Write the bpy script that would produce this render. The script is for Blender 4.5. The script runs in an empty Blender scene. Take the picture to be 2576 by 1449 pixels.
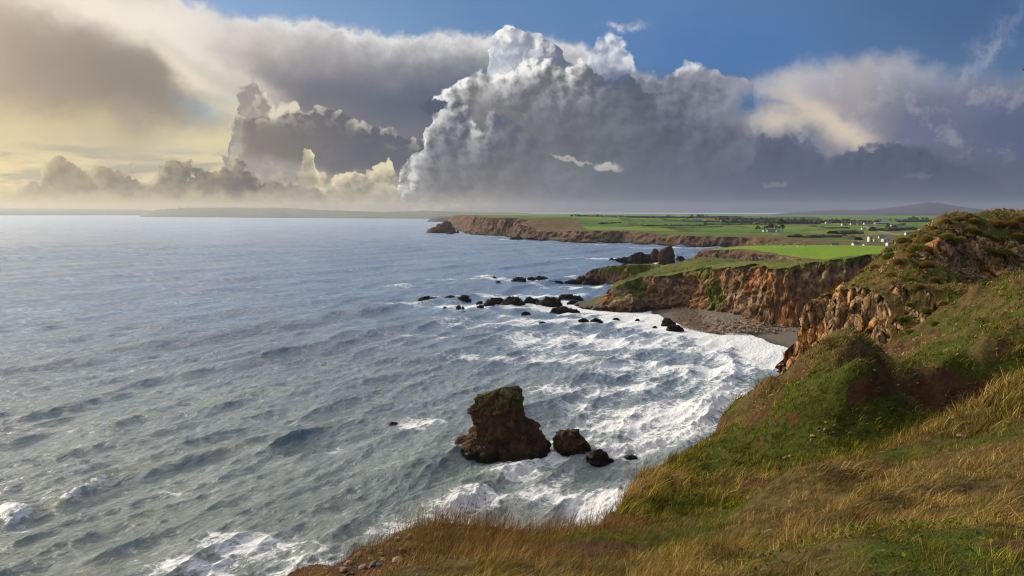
import bpy, bmesh, math, random
import numpy as np
from mathutils import Vector, Matrix, Euler
R = math.radians
scene = bpy.context.scene
COL = scene.collection

# ------------------------------------------------------------------ camera
FOC = 2003.0            # focal length for a picture 2576 wide
EYE = 45.0              # metres above the sea
PITCH = R(5.48)
cam_d = bpy.data.cameras.new('camera')
cam_d.sensor_width = 36.0
cam_d.lens = 36.0 * FOC / 2576.0
cam_d.clip_start = 0.1
cam_d.clip_end = 60000
cam = bpy.data.objects.new('camera', cam_d)
COL.objects.link(cam)
cam.location = (0, 0, EYE)
cam.rotation_euler = (R(90) - PITCH, 0, 0)
scene.camera = cam

# ------------------------------------------------------------------ sun, exposure
SUN_AZ = -52.0          # degrees left of the view direction (+Y)
SUN_EL = 21.0
sun_d = bpy.data.lights.new('sun', 'SUN')
sun_d.energy = 5.0
sun_d.angle = R(0.6)
sun_d.color = (1.0, 0.88, 0.69)
sun = bpy.data.objects.new('sun', sun_d)
COL.objects.link(sun)
_s = Vector((math.sin(R(SUN_AZ)) * math.cos(R(SUN_EL)), math.cos(R(SUN_AZ)) * math.cos(R(SUN_EL)), math.sin(R(SUN_EL))))
SUNV = np.array(_s)
sun.rotation_euler = _s.to_track_quat('Z', 'Y').to_euler()
sun.location = (0, 0, 200)
scene.view_settings.view_transform = 'Standard'
scene.view_settings.look = 'None'
scene.view_settings.gamma = 1.0
scene.view_settings.exposure = 0.0
scene.render.engine = 'CYCLES'
cy = scene.cycles
cy.use_denoising = True
cy.filter_width = 1.2
try:
    cy.denoiser = 'OPENIMAGEDENOISE'
    cy.denoising_input_passes = 'RGB_ALBEDO_NORMAL'
except Exception:
    pass
cy.max_bounces = 5
cy.diffuse_bounces = 2
cy.glossy_bounces = 3
cy.transmission_bounces = 2
cy.volume_bounces = 0
cy.transparent_max_bounces = 8
cy.sample_clamp_direct = 8.0
cy.sample_clamp_indirect = 3.0
cy.caustics_reflective = False
cy.caustics_refractive = False
cy.use_adaptive_sampling = True
cy.adaptive_threshold = 0.012

# ------------------------------------------------------------------ helpers
def lin(r, g, b):
    f = lambda c: (c / 255.0) / 12.92 if c <= 10 else (((c / 255.0) + 0.055) / 1.055) ** 2.4
    return (f(r), f(g), f(b))

def pix_dir(px, py):
    """direction of a point of the photograph (2576 wide) as a unit vector in the world"""
    x = (px - 1288.0) / FOC
    z = -(py - 724.5) / FOC
    c, s = math.cos(PITCH), math.sin(PITCH)
    v = np.array([x, c + z * s, z * c - s])
    return v / np.linalg.norm(v)

def azel(px, py):
    v = pix_dir(px, py)
    return math.degrees(math.atan2(v[0], v[1])), math.degrees(math.asin(v[2]))

def sea_pt(px, py, z=0.0):
    v = pix_dir(px, py)
    t = (z - EYE) / v[2]
    return (v[0] * t, v[1] * t)

def at(px, py, Y):
    v = pix_dir(px, py)
    t = Y / v[1]
    return (v[0] * t, Y, EYE + v[2] * t)

# node expressions
class E:
    tree = None
    def __init__(self, s): self.s = s
    def __add__(a, b): return M('ADD', a, b)
    __radd__ = lambda a, b: M('ADD', b, a)
    def __sub__(a, b): return M('SUBTRACT', a, b)
    def __rsub__(a, b): return M('SUBTRACT', b, a)
    def __mul__(a, b): return M('MULTIPLY', a, b)
    __rmul__ = lambda a, b: M('MULTIPLY', b, a)
    def __truediv__(a, b): return M('DIVIDE', a, b)
    def __rtruediv__(a, b): return M('DIVIDE', b, a)
    def __neg__(a): return M('MULTIPLY', a, -1.0)

def put(sock, v):
    if isinstance(v, E): E.tree.links.new(v.s, sock)
    elif isinstance(v, (tuple, list)):
        v = tuple(v)
        if sock.type == 'RGBA' and len(v) == 3: v = v + (1.0,)
        sock.default_value = v
    else:
        if sock.type in ('RGBA',): sock.default_value = (v, v, v, 1)
        elif sock.type == 'VECTOR': sock.default_value = (v, v, v)
        else: sock.default_value = v

def N(kind): return E.tree.nodes.new(kind)

def M(op, a, b=None, c=None, clamp=False):
    n = N('ShaderNodeMath'); n.operation = op; n.use_clamp = clamp
    put(n.inputs[0], a)
    if b is not None: put(n.inputs[1], b)
    if c is not None: put(n.inputs[2], c)
    return E(n.outputs[0])

def VM(op, a, b=None, scale=None):
    n = N('ShaderNodeVectorMath'); n.operation = op
    put(n.inputs[0], a)
    if b is not None: put(n.inputs[1], b)
    if scale is not None: put(n.inputs['Scale'], scale)
    return E(n.outputs['Value'] if op in ('DOT_PRODUCT', 'LENGTH', 'DISTANCE') else n.outputs['Vector'])

def vec(x, y, z=0.0):
    n = N('ShaderNodeCombineXYZ'); put(n.inputs[0], x); put(n.inputs[1], y); put(n.inputs[2], z)
    return E(n.outputs[0])

def xyz(v):
    n = N('ShaderNodeSeparateXYZ'); put(n.inputs[0], v)
    return E(n.outputs[0]), E(n.outputs[1]), E(n.outputs[2])

def sstep(a, b, x):
    if a > b: return 1.0 - sstep(b, a, x)
    n = N('ShaderNodeMapRange'); n.interpolation_type = 'SMOOTHSTEP'
    put(n.inputs['Value'], x); put(n.inputs['From Min'], a); put(n.inputs['From Max'], b)
    return E(n.outputs[0])

def lstep(a, b, x, lo=0.0, hi=1.0):
    n = N('ShaderNodeMapRange'); n.clamp = True
    put(n.inputs['Value'], x); put(n.inputs['From Min'], a); put(n.inputs['From Max'], b)
    put(n.inputs['To Min'], lo); put(n.inputs['To Max'], hi)
    return E(n.outputs[0])

def mix(f, a, b, mode='MIX'):
    n = N('ShaderNodeMix'); n.data_type = 'RGBA'; n.blend_type = mode; n.clamp_factor = True
    put(n.inputs[0], f); put(n.inputs[6], a); put(n.inputs[7], b)
    return E(n.outputs[2])

DIM = ['3D']
def noise(v, scale=1.0, detail=3.0, rough=0.5, dist=0.0, out='Fac', lac=2.0):
    n = N('ShaderNodeTexNoise'); n.noise_dimensions = DIM[0]; n.inputs['Scale'].default_value = scale
    n.inputs['Detail'].default_value = detail; n.inputs['Roughness'].default_value = rough
    n.inputs['Distortion'].default_value = dist; n.inputs['Lacunarity'].default_value = lac
    put(n.inputs['Vector'], v)
    return E(n.outputs[0 if out == 'Fac' else 1])

def voro(v, scale=1.0, feature='F1', smooth=None, detail=0.0, rough=0.5, rand=1.0, out='Distance'):
    n = N('ShaderNodeTexVoronoi'); n.feature = feature; n.voronoi_dimensions = DIM[0]
    n.inputs['Scale'].default_value = scale; n.inputs['Randomness'].default_value = rand
    if 'Detail' in n.inputs: n.inputs['Detail'].default_value = detail
    if 'Roughness' in n.inputs: n.inputs['Roughness'].default_value = rough
    if smooth is not None: n.inputs['Smoothness'].default_value = smooth
    put(n.inputs['Vector'], v)
    return E(n.outputs[out])

def fcurve(x, pts, handles='AUTO'):
    """piecewise function through pts [(x, y)...] both in any units"""
    xs = [p[0] for p in pts]; ys = [p[1] for p in pts]
    x0, x1 = min(xs), max(xs); y0, y1 = min(ys) - 1e-3, max(ys) + 1e-3
    t = lstep(x0, x1, x)
    n = N('ShaderNodeFloatCurve'); cm = n.mapping; cm.use_clip = False
    c = cm.curves[0]
    pp = [((a - x0) / (x1 - x0), (b - y0) / (y1 - y0)) for a, b in pts]
    c.points[0].location = pp[0]; c.points[1].location = pp[-1]
    for p in pp[1:-1]: c.points.new(*p)
    for p in c.points: p.handle_type = handles
    cm.update()
    put(n.inputs['Value'], t)
    return E(n.outputs[0]) * (y1 - y0) + y0

def ramp(f, stops, interp='LINEAR'):
    n = N('ShaderNodeValToRGB'); n.color_ramp.interpolation = interp
    el = n.color_ramp.elements
    while len(el) < len(stops): el.new(0.5)
    for e_, (p, c) in zip(el, stops):
        e_.position = p; e_.color = (c[0], c[1], c[2], 1)
    put(n.inputs[0], f)
    return E(n.outputs[0])
# ------------------------------------------------------------------ world: sky with clouds
world = bpy.data.worlds.new('World'); scene.world = world
world.use_nodes = True
nt = world.node_tree; nt.nodes.clear(); E.tree = nt

def build_sky():
    tc = N('ShaderNodeTexCoord')
    d = VM('NORMALIZE', E(tc.outputs['Generated']))
    dx, dy, dz = xyz(d)
    az = M('ARCTAN2', dx, dy) * 57.29578
    el = M('ARCSINE', dz) * 57.29578
    D3 = VM('SCALE', d, scale=57.3)
    DIM[0] = '2D'
    D = vec(az, el, 0.0)
    # gentle and fine warps of the direction, in degrees
    w1 = noise(VM('MULTIPLY', D, (1, 1.3, 1)), 0.16, 4, 0.55, out='Color')
    w2 = noise(D, 0.75, 6, 0.6, out='Color')
    a1, e1, _ = xyz(w1); a2, e2, f2 = xyz(w2)
    a1 = a1 - 0.5; e1 = e1 - 0.5; a2 = a2 - 0.5; e2 = e2 - 0.5
    azs = az + a1 * 4.0 + a2 * 0.7       # soft
    els = el + e1 * 3.0 + e2 * 0.6
    azc = az + a1 * 1.0 + a2 * 1.3      # cumulus
    elc = el + e1 * 0.8 + e2 * 1.3
    # billows: rounded lumps, and their slope towards the sun
    def billow(off):
        p = VM('ADD', D, off)
        p = VM('ADD', p, VM('SCALE', w2, scale=0.9))
        b1 = voro(p, 0.42, 'F1')
        b2 = voro(p, 1.15, 'F1')
        b3 = voro(p, 2.9, 'F1')
        return (1.0 - b1) * 0.9 + (1.0 - b2) * 0.42 + (1.0 - b3) * 0.19
    bil = billow((0, 0, 0))
    bil_s = billow((-0.42, 0.30, 0.0))
    relief = (bil - bil_s)                       # >0 where the lump faces the light
    bcen = bil - 0.93
    nf = noise(D, 0.5, 8, 0.62)                  # wispy detail
    st = noise(VM('MULTIPLY', D, (1, 5.5, 1)), 0.22, 6, 0.55)   # flat streaks
    # ---------- clear air
    sky = N('ShaderNodeTexSky'); sky.sky_type = 'NISHITA'; sky.sun_disc = False
    sky.sun_elevation = R(SUN_EL); sky.sun_rotation = R(SUN_AZ)
    sky.air_density = 1.2; sky.dust_density = 0.6; sky.ozone_density = 3.0
    col = VM('SCALE', E(sky.outputs[0]), scale=0.075)
    col = VM('MULTIPLY', col, (0.80, 0.90, 1.12))
    def blob(col, px, py, sx, sy, C, k, A=None, L=None, rot=0.0):
        """a soft patch of colour at a point of the sky; sx, sy in degrees"""
        a0, e0 = azel(px, py)
        u = (azs if A is None else A) - a0; v = (els if L is None else L) - e0
        if rot:
            c, s = math.cos(R(rot)), math.sin(R(rot))
            u, v = u * c + v * s, v * c - u * s
        u = u / sx; v = v / sy
        g = M('EXPONENT', -(u * u + v * v))
        return mix(g * k, col, C)
    def top(pts, A, closed=True):
        q = [azel(*p) for p in pts]
        if closed: q = [(q[0][0] - 1.2, -4.0)] + q + [(q[-1][0] + 1.2, -4.0)]
        return fcurve(A, q, 'AUTO_CLAMPED')
    col = blob(col, 1500, 40, 13, 9, lin(88, 128, 178), 0.75)
    col = blob(col, 2500, 20, 12, 8, lin(38, 72, 132), 0.55)
    col = blob(col, 1850, 130, 7, 2.6, lin(66, 112, 172), 0.7)
    # ---------- veil and anvil on the left, rain cloud behind the towers
    tA = top([(-900, -500), (-200, -260), (380, -60), (470, 0), (540, 22), (620, 34), (720, 40), (850, 58), (1000, 80), (1240, 76), (1400, 100), (1500, 138), (1640, 175), (1800, 320), (2100, 470), (2576, 500)], azs, False)
    hA = tA - (el + e1 * 0.8 + e2 * 1.4 + bcen * 0.35)
    mA = sstep(-0.25, 0.75, hA)
    warm = mix(lstep(-40, -8, azs), lin(196, 178, 150), lin(186, 177, 164))
    bodyA = mix(lstep(-24, 2, azs), warm, lin(92, 101, 122))
    bodyA = blob(bodyA, 640, 150, 12, 3.6, lin(140, 137, 140), 0.85, rot=-14)
    bodyA = blob(bodyA, 900, 190, 9.5, 4.6, lin(98, 102, 118), 0.97, rot=-10)
    bodyA = blob(bodyA, 1120, 230, 5.5, 5.0, lin(82, 91, 114), 0.9)
    bodyA = blob(bodyA, 760, 120, 8, 1.7, lin(112, 112, 125), 0.75, rot=-6)
    bodyA = blob(bodyA, 110, 175, 12.5, 4.6, lin(140, 130, 121), 0.97, rot=-17)
    bodyA = blob(bodyA, 330, 265, 7.5, 2.9, lin(136, 127, 119), 0.93, rot=-22)
    bodyA = blob(bodyA, -450, 150, 9, 8, lin(205, 180, 150), 0.7)
    bodyA = blob(bodyA, 300, 20, 10, 1.6, lin(250, 238, 220), 0.85, rot=-8)
    bodyA = blob(bodyA, 30, 330, 7, 1.6, lin(232, 210, 160), 0.6)
    bodyA = blob(bodyA, 520, 215, 6.0, 0.75, lin(234, 222, 198), 0.9, rot=-40)
    bodyA = blob(bodyA, 480, 110, 6.0, 1.1, lin(238, 230, 214), 0.85, rot=-38)
    bodyA = blob(bodyA, 525, 268, 1.6, 0.9, lin(150, 172, 184), 0.85)
    bodyA = blob(bodyA, 580, 290, 3.0, 0.5, lin(225, 210, 175), 0.6, rot=-35)
    bodyA = blob(bodyA, 0, 440, 9, 2.4, lin(238, 214, 158), 0.85)
    bodyA = blob(bodyA, 450, 390, 9.0, 1.8, lin(198, 188, 162), 0.9)
    bodyA = blob(bodyA, 540, 350, 2.6, 1.3, lin(228, 214, 172), 0.75)
    bodyA = blob(bodyA, 200, 515, 14, 1.1, lin(208, 193, 158), 0.9)
    bodyA = blob(bodyA, 760, 505, 12, 1.0, lin(196, 186, 160), 0.9)
    bodyA = mix(sstep(0.46, 0.62, st) * sstep(4.6, 2.9, els) * lstep(-2, -13, az) * 0.5, bodyA, lin(240, 224, 176))
    bodyA = mix(sstep(0.50, 0.36, st) * sstep(4.8, 3.0, els) * lstep(-2, -13, az) * 0.55, bodyA, lin(160, 160, 148))
    rimA = M('EXPONENT', M('ABSOLUTE', hA - 0.5) * -0.95) * lstep(-30, -16, az) 
    rimA = rimA * lstep(0.2, 0.8, nf, 0.65, 1.15)
    bodyA = mix(rimA, bodyA, lin(234, 232, 230))
    col = mix(mA, col, bodyA)
    # ---------- right-hand mass
    tR = top([(1500, 330), (1700, 300), (1830, 225), (1900, 196), (1960, 176), (2030, 146), (2200, 132), (2350, 160), (2460, 190), (2576, 186), (2700, 180), (3100, 60), (3600, 0)], az + a1 * 1.6 + a2 * 1.2, False)
    hR = tR - (el + e1 * 0.9 + e2 * 1.5)
    mR = sstep(-0.5, 1.1, hR) * sstep(3.0, 9.0, azs)
    bR = mix(sstep(0, 4.0, hR), lin(172, 176, 188), lin(112, 118, 136))
    bR = blob(bR, 2080, 300, 3.4, 1.1, lin(222, 206, 186), 0.85, rot=-38)
    bR = blob(bR, 2180, 225, 2.4, 3.0, lin(176, 168, 168), 0.75, rot=-12)
    bR = blob(bR, 1990, 215, 3.2, 0.8, lin(186, 184, 188), 0.7, rot=-8)
    bR = blob(bR, 2380, 300, 4.6, 3.0, lin(98, 107, 136), 0.75)
    bR = blob(bR, 2576, 300, 3.5, 4.5, lin(70, 84, 120), 0.65)
    bR = blob(bR, 2140, 330, 3.0, 0.6, lin(226, 210, 184), 0.55, rot=-40)
    bR = mix(sstep(0.5, 0.7, nf) * 0.22, bR, lin(200, 196, 196))
    col = mix(mR, col, bR)
    # thin feathers of high cloud above it
    wis = noise(VM('MULTIPLY', VM('ADD', D, VM('SCALE', w2, scale=1.5)), (2.2, 0.9, 1.0)), 0.45, 6, 0.65)
    a0, e0 = azel(2485, 128)
    u = (az + a2 * 2.2 - a0); v = (el + e2 * 1.5 - e0)
    c, s = math.cos(R(57)), math.sin(R(57))
    uu = (u * c + v * s) / 2.3; vv = (v * c - u * s) / 0.55
    feather = M('EXPONENT', -(uu * uu + vv * vv))
    a0, e0 = azel(1575, 66)
    u = (az + a2 * 1.5 - a0) / 1.25; v = (el + e2 * 1.1 - e0 + u * 0.06) / 0.2
    feather = feather * 0.42 + M('EXPONENT', -(u * u + v * v)) * 0.9
    col = mix(feather * lstep(0.3, 0.62, wis), col, lin(212, 212, 220))
    # ---------- low slate band everywhere on the right, pale over the horizon
    slate = mix(lstep(-6, 8, az), lin(150, 146, 142), lin(84, 95, 120))
    slate = mix(sstep(2.6, 0.1, el), slate, mix(lstep(-8, 10, az), lin(196, 188, 168), lin(112, 122, 142)))
    fade = sstep(4.6, 2.0, els) * lstep(-9, 1, azs)
    col = mix(fade, col, slate)
    # ---------- pale heap behind the dark band
    tH = top([(560, 420), (592, 260), (600, 212), (625, 200), (660, 214), (690, 244), (730, 250), (770, 300), (800, 330), (840, 400)], azc)
    hH = tH - elc + bcen * 1.0
    cH = mix(lstep(-0.16, 0.22, relief), lin(150, 145, 138), lin(222, 212, 192))
    cH = mix(sstep(0.7, 2.2, hH) * 0.8, cH, lin(156, 150, 142))
    col = mix(sstep(0, 0.28, hH) * 0.93, col, cH)
    # ---------- dark middle band with lit top
    tB = top([(480, 420), (560, 320), (610, 290), (680, 284), (760, 282), (800, 272), (850, 278), (930, 312), (1000, 330), (1060, 350), (1100, 362), (1160, 420)], azc)
    hB = tB - elc + bcen * 0.55
    loB = top([(480, 330), (560, 318), (640, 385), (700, 412), (760, 430), (880, 445), (1000, 450), (1160, 460)], azs, False)
    mB = sstep(0, 0.22, hB) * sstep(-0.7, 0.9, els - loB)
    cB = mix(lstep(-20, -10, az), lin(132, 124, 116), lin(92, 95, 106))
    cB = mix(M('EXPONENT', hB * -2.6) * lstep(-0.10, 0.16, relief), cB, lin(226, 218, 200))
    col = mix(mB * 0.95, col, cB)
    # ---------- the big tower: lit crown and left flank
    def cumulus(col, pts, body, lit, soft=0.16, lump=1.1, flank=None, depth=2.4, litk=1.0, side=None, fw=9.0):
        t = top(pts, azc)
        h = t - elc + bcen * lump
        hs = M('MAXIMUM', h + (bil_s - bil) * 1.2, 0.0)
        body2 = VM('SCALE', body, scale=1.0 + relief * 0.30 + (nf - 0.5) * 0.22)
        lf = M('EXPONENT', hs * (-1.5 / depth)) * lstep(-0.28, 0.22, relief, 0.15, 1.4)
        rim = M('EXPONENT', M('ABSOLUTE', h) * -2.6) * 0.55 * lstep(-0.25, 0.1, relief)
        if side is not None: rim = rim * lstep(side[1], side[0], azc)
        if side is not None: lf = lf * lstep(side[1], side[0], azc, 0.12, 1.0)
        lf = M('MINIMUM', M('MAXIMUM', lf, rim) * litk, 1.0)
        shade = mix(lf, body2, lit)
        if flank is not None:
            a0, a1_ = flank
            shade = mix(lstep(a0, a1_, azc + relief * -6.0) , shade, body2)
        m = sstep(0, soft, h)
        if side is not None and side[1] < 12: m = m * sstep(side[1] + fw, side[1] + (1.0 if fw > 5 else -2.5), azs + relief * 3.0)
        return mix(m, col, shade), h
    dark = mix(sstep(1.0, 7.5, el), lin(88, 96, 112), lin(78, 88, 108))
    dark = mix(lstep(14, -3, azs), dark, lin(116, 116, 120))
    white = lin(244, 243, 240); cream = lin(224, 218, 204)
    col, _ = cumulus(col, [(1440, 330), (1480, 140), (1496, 92), (1530, 82), (1566, 96), (1586, 130), (1610, 178), (1660, 330)], lin(150, 160, 182), lin(226, 230, 234), 0.5, 0.7, depth=3.5)
    col, _ = cumulus(col, [(1560, 330), (1600, 178), (1660, 176), (1720, 156), (1770, 160), (1820, 172), (1870, 182), (1895, 215), (1905, 300), (1940, 420)], mix(lstep(5.5, 8.5, el), lin(96, 103, 122), lin(150, 152, 164)), lin(226, 228, 230), 0.45, 0.8, depth=1.3, side=(12.5, 15.0))
    col, _ = cumulus(col, [(1200, 330), (1224, 175), (1238, 110), (1262, 78), (1300, 62), (1345, 78), (1385, 112), (1430, 150), (1500, 200), (1560, 260), (1600, 330)], mix(lstep(-1.5, 2.5, azc), lin(186, 192, 204), lin(110, 118, 138)), white, 0.12, 0.85, depth=3.2, flank=(-1.2, 2.6))
    col, _ = cumulus(col, [(1010, 430), (1075, 330), (1092, 240), (1130, 214), (1165, 190), (1215, 158), (1260, 168), (1330, 150), (1400, 158), (1460, 158), (1510, 172), (1560, 182), (1640, 205), (1760, 205), (1840, 215), (1880, 250), (1900, 330), (1990, 400)], dark, white, 0.32, 1.0, depth=1.5, flank=(1.5, 7.5), side=(4.5, 8.0))
    # recess under the overhang on the left, where the rain cloud behind shows
    a0, e0 = azel(1115, 262)
    u = (azc - a0) / 1.7; v = (elc - e0 + 0.25) / 0.62
    col = mix(sstep(0.30, 0.55, M('EXPONENT', -(u * u + v * v))), col, lin(82, 90, 110))
    # the lower left column of lumps
    col, _ = cumulus(col, [(985, 560), (1020, 470), (1045, 420), (1072, 345), (1090, 300), (1108, 272), (1140, 256), (1172, 262), (1196, 300), (1240, 290), (1330, 330), (1460, 460)], mix(sstep(1.2, 6.0, el), lin(112, 112, 114), lin(96, 101, 116)), lin(208, 207, 203), 0.12, 1.1, depth=2.6, flank=(-4.6, -0.4), litk=0.8, side=(-3.4, 0.5), fw=2.6)
    # lighter marbling inside the dark bodies
    marble = sstep(0.5, 0.72, noise(VM('MULTIPLY', VM('ADD', D, VM('SCALE', w1, scale=3.0)), (1, 1.7, 1)), 0.27, 7, 0.55))
    win = sstep(-2, 3, az) * sstep(22, 10, az) * sstep(9.6, 7.0, el) * sstep(0.5, 2.5, el)
    col = mix(marble * win * 0.28, col, lin(140, 144, 156))
    col = blob(col, 1700, 210, 4.2, 0.8, lin(84, 92, 112), 0.75, azc, elc)
    col = blob(col, 1560, 190, 1.5, 0.7, lin(82, 96, 126), 0.8, azc, elc)
    col = blob(col, 1890, 268, 0.75, 0.85, lin(66, 104, 152), 1.0, azc, elc)
    col = blob(col, 1950, 262, 1.6, 0.22, lin(104, 128, 160), 0.6, azc, elc, rot=-14)
    col = blob(col, 1960, 305, 1.7, 0.8, lin(212, 202, 186), 0.8, azc, elc)
    # small torn white clouds
    def scrap(col, px, py, sx, sy, C, rot=0, k=1.0, lo=0.30):
        a0, e0 = azel(px, py)
        u = azc - a0; v = elc - e0 + bcen * 0.15
        if rot:
            c, s = math.cos(R(rot)), math.sin(R(rot)); u, v = u * c + v * s, v * c - u * s
        u = u / sx; v = v / sy
        return mix(sstep(lo, lo + 0.45, M('EXPONENT', -(u * u + v * v))) * k, col, C)
    col = scrap(col, 1532, 418, 1.1, 0.38, lin(196, 192, 184), 0, 0.9)
    col = scrap(col, 1440, 400, 1.7, 0.2, lin(176, 172, 168), -12, 0.8)
    # ---------- dark heaps low on the right
    col, _ = cumulus(col, [(1840, 520), (1870, 430), (1900, 365), (1925, 334), (1960, 326), (1990, 318), (2020, 332), (2050, 350), (2085, 400), (2150, 500)], lin(84, 93, 116), lin(112, 120, 142), 0.7, 1.5, depth=0.9, litk=0.3)
    col, _ = cumulus(col, [(1960, 520), (2010, 430), (2060, 388), (2105, 372), (2140, 380), (2175, 356), (2230, 344), (2280, 350), (2330, 358), (2380, 400), (2440, 450), (2520, 520)], lin(78, 88, 112), lin(108, 116, 138), 0.7, 1.5, depth=0.9, litk=0.3)
    col, _ = cumulus(col, [(2300, 520), (2340, 400), (2370, 386), (2420, 396), (2470, 420), (2560, 430), (2700, 400), (3300, 300)], lin(66, 77, 102), lin(100, 110, 134), 0.9, 1.3, depth=0.9, litk=0.3)
    mist = mix(lstep(4, 16, az), lin(100, 106, 118), lin(80, 91, 116))
    col = mix(sstep(4.3, 1.5, els) * sstep(2, 8, az) * 0.88, col, mist)
    for (px, py, sx, sy, k) in [(1945, 462, 1.0, 0.22, .2), (2310, 438, 1.2, 0.26, .12)]:
        col = scrap(col, px, py, sx, sy, lin(160, 162, 172), 0, k)
    # ---------- heaps low on the left
    lowc = mix(lstep(-30, -8, az), lin(172, 156, 124), lin(150, 144, 128))
    col, _ = cumulus(col, [(640, 560), (735, 490), (748, 395), (764, 362), (780, 380), (800, 440), (850, 440), (900, 420), (960, 404), (984, 418), (1000, 470), (1050, 560)], lin(150, 143, 126), lin(224, 212, 178), 0.3, 1.7, depth=1.6)
    col, _ = cumulus(col, [(40, 500), (100, 440), (140, 408), (175, 392), (210, 404), (250, 424), (290, 420), (330, 404), (372, 414), (420, 406), (470, 412), (510, 402), (545, 414), (575, 400), (610, 414), (660, 424), (720, 436), (770, 456), (810, 485)], mix(lstep(-29, -19, azs), lin(160, 148, 124), lin(98, 95, 92)), mix(lstep(-29, -15, azs), lin(216, 198, 160), lin(178, 168, 146)), 0.3, 2.1, depth=0.9, litk=0.75)
    # their flat base, then the pale strip over the sea
    strip = mix(lstep(-34, -12, az), lin(214, 190, 142), lin(164, 157, 138))
    strip = mix(lstep(-12, 2, az), strip, lin(132, 133, 133))
    strip = mix(lstep(0, 9, az), strip, lin(112, 121, 142))
    strip = mix(sstep(0.46, 0.66, noise(VM('MULTIPLY', D, (1, 2.2, 1)), 0.9, 5, 0.6)) * sstep(3, -6, az) * 0.45, strip, lin(190, 180, 150))
    col = mix(sstep(1.8, 0.6, el + e2 * 1.6 + e1 * 0.8) * lstep(4, -4, az) * 0.85, col, strip)
    # ---------- glow round the hidden sun, and the sky outside the picture
    sd = (math.sin(R(SUN_AZ)) * math.cos(R(SUN_EL)), math.cos(R(SUN_AZ)) * math.cos(R(SUN_EL)), math.sin(R(SUN_EL)))
    cs = M('MAXIMUM', VM('DOT_PRODUCT', d, sd), 0.0)
    glow = M('POWER', cs, 90.0) * 2.5 + M('POWER', cs, 30.0) * 0.9
    g = VM('SCALE', (1.0, 0.82, 0.55), scale=glow)
    col = VM('ADD', col, g)
    # high up, unseen: broken bright cloud added for the water to mirror
    DIM[0] = '3D'
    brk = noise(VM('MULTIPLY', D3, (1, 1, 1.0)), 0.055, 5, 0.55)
    # unseen sky: bright sun-side veil added for sea reflections, blue and white cloud elsewhere
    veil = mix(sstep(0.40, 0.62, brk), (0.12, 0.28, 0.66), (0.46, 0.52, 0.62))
    veil = mix(sstep(34.0, 55.0, el), veil, mix(sstep(0.40, 0.62, brk), (0.07, 0.15, 0.36), (0.30, 0.33, 0.40)))  # zenith darkened to cut the ambient light
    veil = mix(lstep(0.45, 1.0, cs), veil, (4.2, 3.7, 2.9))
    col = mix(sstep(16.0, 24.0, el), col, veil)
    # below the horizon: dull sea colour
    col = mix(sstep(0.0, -1.0, el), col, lin(90, 104, 118))
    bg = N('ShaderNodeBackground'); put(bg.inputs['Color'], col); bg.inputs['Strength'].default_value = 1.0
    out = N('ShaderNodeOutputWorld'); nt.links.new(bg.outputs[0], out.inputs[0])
build_sky()
world.cycles.sampling_method = 'MANUAL'
world.cycles.sample_map_resolution = 512
# ------------------------------------------------------------------ numpy tools
_rng = np.random.RandomState(7)
_perm = np.concatenate([_rng.permutation(4096)] * 2)
_g2 = np.stack([np.cos(np.arange(4096) * 2.399963), np.sin(np.arange(4096) * 2.399963)], 1)
_g3 = _rng.normal(size=(4096, 3)); _g3 /= np.linalg.norm(_g3, axis=1)[:, None]

def pn2(x, y, seed=0):
    """gradient noise in the plane, about -0.7..0.7"""
    xi = np.floor(x).astype(np.int64); yi = np.floor(y).astype(np.int64)
    xf = x - xi; yf = y - yi
    u = xf * xf * xf * (xf * (xf * 6 - 15) + 10); v = yf * yf * yf * (yf * (yf * 6 - 15) + 10)
    def g(ix, iy, fx, fy):
        h = _perm[(_perm[(ix + seed * 57) & 4095] + iy) & 4095]
        return _g2[h, 0] * fx + _g2[h, 1] * fy
    a = g(xi, yi, xf, yf); b = g(xi + 1, yi, xf - 1, yf)
    c = g(xi, yi + 1, xf, yf - 1); d = g(xi + 1, yi + 1, xf - 1, yf - 1)
    return (a + (b - a) * u) * (1 - v) + (c + (d - c) * u) * v

def pn3(x, y, z, seed=0):
    xi = np.floor(x).astype(np.int64); yi = np.floor(y).astype(np.int64); zi = np.floor(z).astype(np.int64)
    xf = x - xi; yf = y - yi; zf = z - zi
    f = lambda t: t * t * t * (t * (t * 6 - 15) + 10)
    u, v, w = f(xf), f(yf), f(zf)
    r = 0
    for i in (0, 1):
        for j in (0, 1):
            for k in (0, 1):
                h = _perm[(_perm[(_perm[(xi + i + seed * 57) & 4095] + yi + j) & 4095] + zi + k) & 4095]
                g = _g3[h]
                r = r + (g[..., 0] * (xf - i) + g[..., 1] * (yf - j) + g[..., 2] * (zf - k)) * (u if i else 1 - u) * (v if j else 1 - v) * (w if k else 1 - w)
    return r

def fbm2(x, y, octs=5, gain=0.5, lac=2.03, seed=0):
    r = 0; a = 1.0
    for o in range(octs):
        r = r + a * pn2(x, y, seed + o); x = x * lac + 11.3; y = y * lac - 7.9; a *= gain
    return r

def ridge2(x, y, octs=5, gain=0.5, lac=2.03, seed=0):
    r = 0; a = 1.0
    for o in range(octs):
        r = r + a * (0.5 - np.abs(pn2(x, y, seed + o)) * 1.4); x = x * lac + 11.3; y = y * lac - 7.9; a *= gain
    return r

def fbm3(p, octs=5, gain=0.5, lac=2.03, seed=0, ridge=False):
    r = 0; a = 1.0
    x, y, z = p[..., 0], p[..., 1], p[..., 2]
    for o in range(octs):
        n = pn3(x, y, z, seed + o)
        r = r + a * ((0.5 - np.abs(n) * 1.5) if ridge else n)
        x = x * lac + 5.1; y = y * lac - 3.7; z = z * lac + 9.2; a *= gain
    return r

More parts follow.
